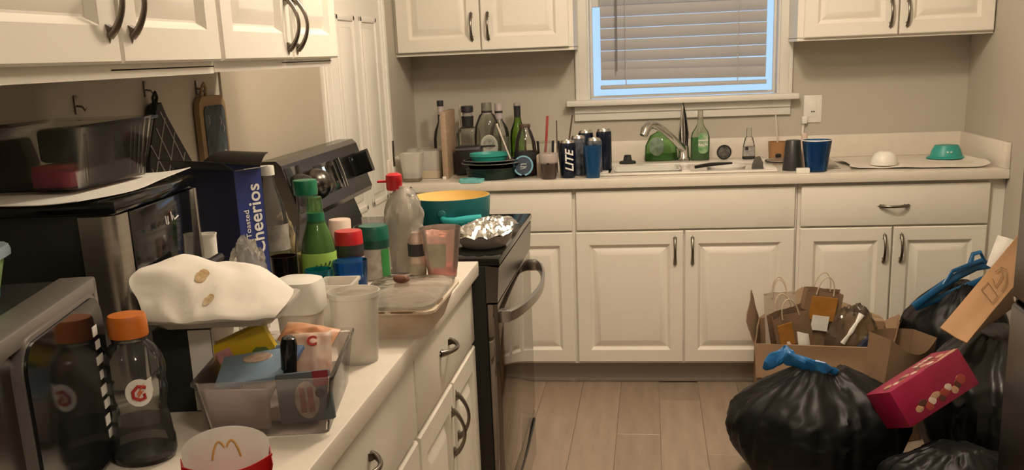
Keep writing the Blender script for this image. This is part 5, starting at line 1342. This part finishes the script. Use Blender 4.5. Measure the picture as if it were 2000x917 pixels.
for (pts, w) in (([(-0.145, -0.10, 0.455), (-0.10, -0.10, 0.495), (-0.04, -0.08, 0.535), (0.02, -0.05, 0.565), (0.09, -0.02, 0.59), (0.15, 0.0, 0.595)], 0.016), ([(-0.05, -0.09, 0.52), (-0.01, -0.07, 0.585), (0.05, -0.05, 0.600), (0.11, -0.02, 0.615), (0.14, 0.0, 0.59)], 0.009), ([(-0.145, -0.10, 0.45), (-0.06, -0.08, 0.48), (0.03, -0.06, 0.515), (0.13, -0.03, 0.55)], 0.014), ([(0.06, -0.04, 0.60), (0.07, -0.03, 0.64), (0.10, -0.02, 0.645), (0.12, -0.01, 0.61)], 0.010)):
    g = G().tube(pts, w, 10, flat=0.5)
    g.v = [tuple(Vector(p) + Vector((nz(p, 40, 1), nz(p, 40, 5), nz(p, 40, 9))) * 0.004) for p in g.v]
    g.build('handle', mat('tie_blue2', (0.008, 0.11, 0.28), 0.35, var=0.3, vscale=20) if 'tie_blue2' not in MATS else 'tie_blue2', bb)
br2 = trash_bag('trash_bag', 'grey-black trash bag beside the refrigerator under the open carton', (1.125, 3.36, 0.0), 0.235, 0.25, 0.49, 13.0, 'bag_grey', 0.70, (0.0, 0.05), 0.11, 0.62)
lb3 = trash_bag('trash_bag', 'low black trash bag sagging under the pink carton', (0.885, 2.940, 0.0), 0.20, 0.125, 0.27, 21.0, 'plastic_bag', 0.74, (0, 0), 0.10, 0.65)
wt_ = thing('bag_glint', 'white shape painting a glossy highlight on the low black bag', 'highlight', (0.790, 2.785, 0.0))  # white shapes painted in for a glossy highlight on the sack
G().tube([(0.010, 0, 0.0), (0.006, 0.002, 0.05), (0.008, 0.004, 0.10), (0.004, 0.006, 0.15)], 0.0022, 6).build('strip', 'print_white', wt_)
G().lathe([(0.001, 0), (0.006, 0.012), (0.008, 0.024), (0.003, 0.042), (0.001, 0.046)], 10, sy=0.4).build('knot', 'print_white', wt_, (-0.004, 0.006, 0.150), (0, R(-35), 0))  # both knots are petals of that painted highlight
G().lathe([(0.001, 0), (0.005, 0.010), (0.004, 0.020), (0.001, 0.026)], 10, sy=0.4).build('knot', 'print_white', wt_, (0.006, 0.006, 0.148), (0, R(40), 0))

# open cardboard box with takeaway bags
cx = thing('cardboard_box', 'open brown cardboard box full of paper bags against the cabinets', 'box', (0.662, 4.005, 0.0), -8)
BW, BD, BH, tt = 0.50, 0.40, 0.33, 0.005
G().box((-BW / 2, -BD / 2, 0), (BW / 2, BD / 2, tt)).build('bottom', 'cardboard', cx)
G().box((-BW / 2, -BD / 2, 0), (-BW / 2 + tt, BD / 2, BH)).build('side', 'cardboard', cx)
G().box((BW / 2 - tt, -BD / 2, 0), (BW / 2, BD / 2, BH)).build('side', 'cardboard', cx)
G().box((-BW / 2, -BD / 2, 0), (BW / 2, -BD / 2 + tt, BH)).build('side', 'cardboard', cx)
G().box((-BW / 2, BD / 2 - tt, 0), (BW / 2, BD / 2, BH)).build('side', 'cardboard', cx)
x0, x1, y0, y1 = -BW / 2, BW / 2, -BD / 2, BD / 2
quad_sheet((x0, y0, BH), (x0, y1, BH), (x0 - 0.03, y1 - 0.01, BH + 0.12), (x0 - 0.03, y0 + 0.02, BH + 0.085), 0.004, 6, 0.01).build('flap', 'cardboard_dark', cx)
quad_sheet((x0, y1 - 0.004, BH), (x1, y1 - 0.004, BH), (x1 - 0.02, y1 - 0.002, BH + 0.02), (x0 + 0.17, y1 - 0.004, BH + 0.135), 0.004, 8, 0.0).build('flap', mat('cardboard_light', (0.52, 0.37, 0.23), 0.8, var=0.1), cx)
quad_sheet((x1, y0, BH), (x1, y1, BH), (x1 + 0.05, y1 - 0.05, BH + 0.04), (x1 + 0.02, y0 + 0.03, BH + 0.09), 0.004, 6, 0.012).build('flap', 'cardboard', cx)
quad_sheet((x0, y0, BH), (x1, y0, BH), (x1 - 0.01, y0 - 0.015, BH - 0.13), (x0 + 0.01, y0 - 0.015, BH - 0.13), 0.004, 6, 0.01).build('flap', 'cardboard', cx)
def paper_bag(label, loc, rot, w, d, h, m='kraft', tag_col=None, handles=True):
    t = thing('paper_bag', label, 'paper bag', loc, rot=tuple(R(a) for a in rot), group='takeaway bags in the cardboard box')
    def side(sy):
        return lambda u, v: ((u - 0.5) * w * (1 - 0.06 * v), sy * (d / 2) * (1 - 0.35 * v * v) + 0.006 * nz((u * 3, v * 4, sy), 1.3, loc[0] * 30), h * v + 0.008 * nz((u * 5, 0, sy), 1.5, 2) * v)
    G().grid(side(-1), 12, 12, 0.001).build('front_panel', m, t)
    G().grid(side(1), 12, 12, 0.001).build('back_panel', m, t)
    for sx_ in (-1, 1):
        G().grid(lambda u, v: (sx_ * w / 2 * (1 - 0.06 * v) - sx_ * 0.012 * math.sin(PI * u) * v, (u - 0.5) * d * (1 - 0.35 * v * v), h * v), 6, 10, 0.001).build('gusset', m, t)
    if handles:
        for sy in (-1, 1):
            hp_ = [(w * 0.22 * math.cos(R(a)), sy * (d * 0.32) + sy * 0.004, h - 0.01 + 0.075 * math.sin(R(a))) for a in range(180, -1, -15)]
            G().tube(hp_, 0.0026, 6).build('handle', mat('twine', (0.62, 0.52, 0.38), 0.8, var=0.1) if 'twine' not in MATS else 'twine', t)
    return t
mat('orange_print', (0.46, 0.20, 0.03), 0.7, var=0.3, vscale=20)
p1 = paper_bag('kraft paper bag with orange print and white receipt, left in the box', (0.585, 3.925, 0.09), (6, -14, 14), 0.15, 0.09, 0.37)
G().box((-0.060, -0.0445, 0.255), (-0.004, -0.0405, 0.345)).build('orange_label', 'orange_print', p1)
quad_sheet((-0.055, -0.046, 0.20), (-0.025, -0.048, 0.19), (-0.02, -0.044, 0.27), (-0.05, -0.043, 0.275), 0.001, 4).build('receipt', 'white_paper', p1)
quad_sheet((0.0, -0.050, 0.20), (0.045, -0.052, 0.175), (0.05, -0.050, 0.28), (0.01, -0.043, 0.30), 0.001, 5, 0.01).build('receipt', 'white_paper', p1)
p2 = paper_bag('taller kraft paper bag with an orange panel behind the first one', (0.612, 4.055, 0.105), (4, 8, 4), 0.15, 0.09, 0.39)
G().box((-0.05, -0.0415, 0.28), (0.05, -0.0365, 0.375)).build('orange_label', 'orange_print', p2)
quad_sheet((-0.035, -0.049, 0.24), (0.03, -0.049, 0.24), (0.03, -0.045, 0.30), (-0.035, -0.045, 0.30), 0.001, 4).build('receipt', 'white_paper', p2)
p3 = paper_bag('pale paper bag with a tall handle at the left rear of the box', (0.535, 4.115, 0.10), (0, -4, -5), 0.13, 0.06, 0.36, mat('kraft_pale', (0.50, 0.42, 0.32), 0.85, var=0.1))
cbg = thing('clear_rubbish_bag', 'knotted clear plastic bag in the middle of the box', 'bag', (0.775, 3.99, 0.14))
blob(0.095, 0.085, 0.155, 0.16, 14, 31.0, 40, 28, 0.15).build('bag', clear('clear_bag_brown', (0.80, 0.72, 0.62), 0.42, (0.36, 0.27, 0.19), rough=0.15, bump=0.8, bscale=20), cbg, smooth=30)
G().tube([(-0.05, -0.082, 0.17), (-0.03, -0.088, 0.205), (-0.02, -0.085, 0.22), (0.0, -0.075, 0.25), (0.02, -0.06, 0.28)], [0.010, 0.006, 0.009, 0.006, 0.012], 8, flat=0.4).build('knot', 'white_plastic', cbg)
nb = thing('blue_packet', 'dark blue cloth bundle tucked in the right of the box', 'bundle', (0.795, 3.858, 0.09), rot=(R(-12), R(10), R(20)))
G().prism([(-0.07, 0.0), (0.07, 0.0), (0.055, 0.215), (0.01, 0.265), (-0.05, 0.20)], -0.022, 0.022).build('bundle', mat('cloth_blue', (0.018, 0.030, 0.075), 0.7, var=0.3, vscale=15, bump=0.2), nb)
kb2 = thing('paper_bag', 'open brown paper bag leaning at the right of the box', 'paper bag', (0.865, 3.70, 0.0), rot=(0, R(4), R(24)), group='takeaway bags in the cardboard box')
for (sy) in (-0.05, 0.05):
    G().grid(lambda u, v: ((u - 0.5) * 0.19 + 0.01 * v, sy * (1 + 0.3 * v) - 0.03 * math.sin(PI * u) * v * (1 if sy < 0 else -1), 0.40 * v - 0.05 * v * math.sin(PI * u) * (1 if sy < 0 else 0)), 12, 12, 0.0012).build('panel', 'kraft', kb2)
for sx_ in (-1, 1):
    G().grid(lambda u, v: (sx_ * 0.095 + 0.01 * v, (u - 0.5) * 0.10 * (1 + 0.3 * v), 0.40 * v), 5, 10, 0.0012).build('gusset', 'kraft', kb2)

# pink chocolate carton
X_ = Vector((0.205, 0.10, 0.098)).normalized()
Zt = Vector((-0.15, 0.30, 0.85)); Zt = (Zt - X_ * Zt.dot(X_)).normalized()
Y_ = Zt.cross(X_)
Mx = Matrix((X_, Y_, Zt)).transposed().to_4x4()
Mx.translation = Vector((0.815, 3.100, 0.396))
pkx = thing('chocolate_carton', 'magenta chocolate carton tipped over on top of the trash bags', 'carton', (0, 0, 0))
pkx.matrix_world = Mx
CL, CDp, CHt = 0.262, 0.150, 0.122
cr_m = mat('magenta', (0.30, 0.006, 0.055), 0.4, var=0.25, vscale=10, color2=(0.22, 0.004, 0.03))
ca = G().box((-CL / 2, -CDp / 2, -CHt / 2), (CL / 2, CDp / 2, CHt / 2), 0.002).build('carton', cr_m, pkx)
rg2 = random.Random(4)
mats_c = [mat('choc_a', (0.09, 0.025, 0.015), 0.4, var=0.3, vscale=60), mat('choc_b', (0.50, 0.30, 0.18), 0.4, var=0.3, vscale=60), mat('choc_c', (0.62, 0.50, 0.42), 0.4, var=0.2, vscale=60), mat('choc_d', (0.35, 0.05, 0.03), 0.4, var=0.3, vscale=50)]
for i in range(14):
    a = -0.105 + 0.0155 * i + rg2.uniform(-0.003, 0.003); b = -0.022 + 0.016 * math.sin(i * 1.7)
    G().lathe([(0.016, 0), (0.015, 0.0012), (0.001, 0.0016)], 12, sx=rg2.uniform(0.7, 1.2), sy=rg2.uniform(0.5, 0.9)).build('chocolate_print', mats_c[i % 4], ca, (a, b + 0.004, CHt / 2 - 0.0004), (0, 0, R(rg2.uniform(0, 180))))
for i in range(11):
    a = -0.075 + 0.016 * i; b = -0.028 + 0.010 * math.sin(i * 2.1)
    G().lathe([(0.016, 0), (0.015, 0.0012), (0.001, 0.0016)], 12, sx=rg2.uniform(0.7, 1.2), sy=rg2.uniform(0.6, 1.0)).build('chocolate_print', mats_c[(i * 3 + 1) % 4], ca, (a, -CDp / 2 + 0.0004, b), (R(90), 0, 0))
for i in range(5):
    G().lathe([(0.011, 0), (0.010, 0.0012), (0.001, 0.0016)], 12, sy=0.7).build('chocolate_print', mats_c[(i + 2) % 4], ca, (CL / 2 - 0.0004, -0.045 + 0.022 * i, 0.012 * math.sin(i * 2)), (0, R(90), 0))
quad_sheet((0.0, -CDp / 2 + 0.001, CHt / 2 + 0.0006), (CL / 2, -CDp / 2 + 0.001, CHt / 2 + 0.0006), (CL / 2, -CDp / 2 + 0.03, CHt / 2 + 0.0006), (0.02, -CDp / 2 + 0.008, CHt / 2 + 0.0006), 0.0004, 4).build('cream_swirl', 'choc_b', ca)
for i in range(4):
    G().box((0.03 + i * 0.018, 0.020, CHt / 2 - 0.0003), (0.043 + i * 0.018, 0.042, CHt / 2 + 0.0008)).build('title_letter', 'choc_c', ca)
G().box((CL / 2 - 0.0004, -0.055, -0.045), (CL / 2 + 0.0006, -0.035, -0.02)).build('barcode', 'print_white', ca)

# open carton with long flap lying on the right bag
oc = thing('flapped_carton', 'open tan carton with a long printed flap leaning by the refrigerator', 'carton', (1.15, 3.50, 0.42))
off = Vector((1.15, 3.50, 0.42))
def q(*p): return tuple(Vector(p) - off)
A, B_, C_, D_ = q(0.897, 3.25, 0.549), q(0.965, 3.20, 0.514), q(1.255, 3.535, 0.690), q(1.235, 3.585, 0.800)
fl2 = quad_sheet(A, B_, C_, D_, 0.004, 8, 0.0).build('flap', mat('cardboard_tan', (0.46, 0.27, 0.14), 0.75, var=0.08), oc)
a_, b_, c_, d_ = Vector(A), Vector(B_), Vector(C_), Vector(D_)
nn = (b_ - a_).cross(d_ - a_).normalized()
if nn.y > 0: nn = -nn
def fp_(u, v): return (a_ * (1 - u) + b_ * u) * (1 - v) + (d_ * (1 - u) + c_ * u) * v + nn * 0.0052
for pts in ([(0.25, 0.42), (0.80, 0.42), (0.80, 0.50), (0.25, 0.50), (0.25, 0.42)], [(0.30, 0.55), (0.55, 0.53), (0.50, 0.64), (0.28, 0.66), (0.22, 0.60)], [(0.25, 0.66), (0.45, 0.70), (0.75, 0.64), (0.80, 0.56)]):
    G().tube([fp_(*k) for k in pts], 0.0012, 5).build('stamp_print', 'cardboard_dark', fl2)
quad_sheet(B_, q(1.06, 3.36, 0.515), q(1.37, 3.66, 0.60), C_, 0.004, 6, 0.0).build('inner_panel', 'cardboard_dark', oc)
quad_sheet(q(1.235, 3.585, 0.795), q(1.255, 3.54, 0.685), q(1.37, 3.655, 0.595), q(1.36, 3.70, 0.72), 0.004, 6).build('end_panel', 'cardboard', oc)
wp = quad_sheet((0.0, 0, 0), (0.055, -0.02, -0.03), (0.085, 0.0, 0.085), (0.035, 0.02, 0.10), 0.001, 6, 0.006)
tag(wp.build('paper_sheet', 'white_paper', None, (1.135, 3.615, 0.672)), 'white paper sticking up behind the long cardboard flap', 'paper')
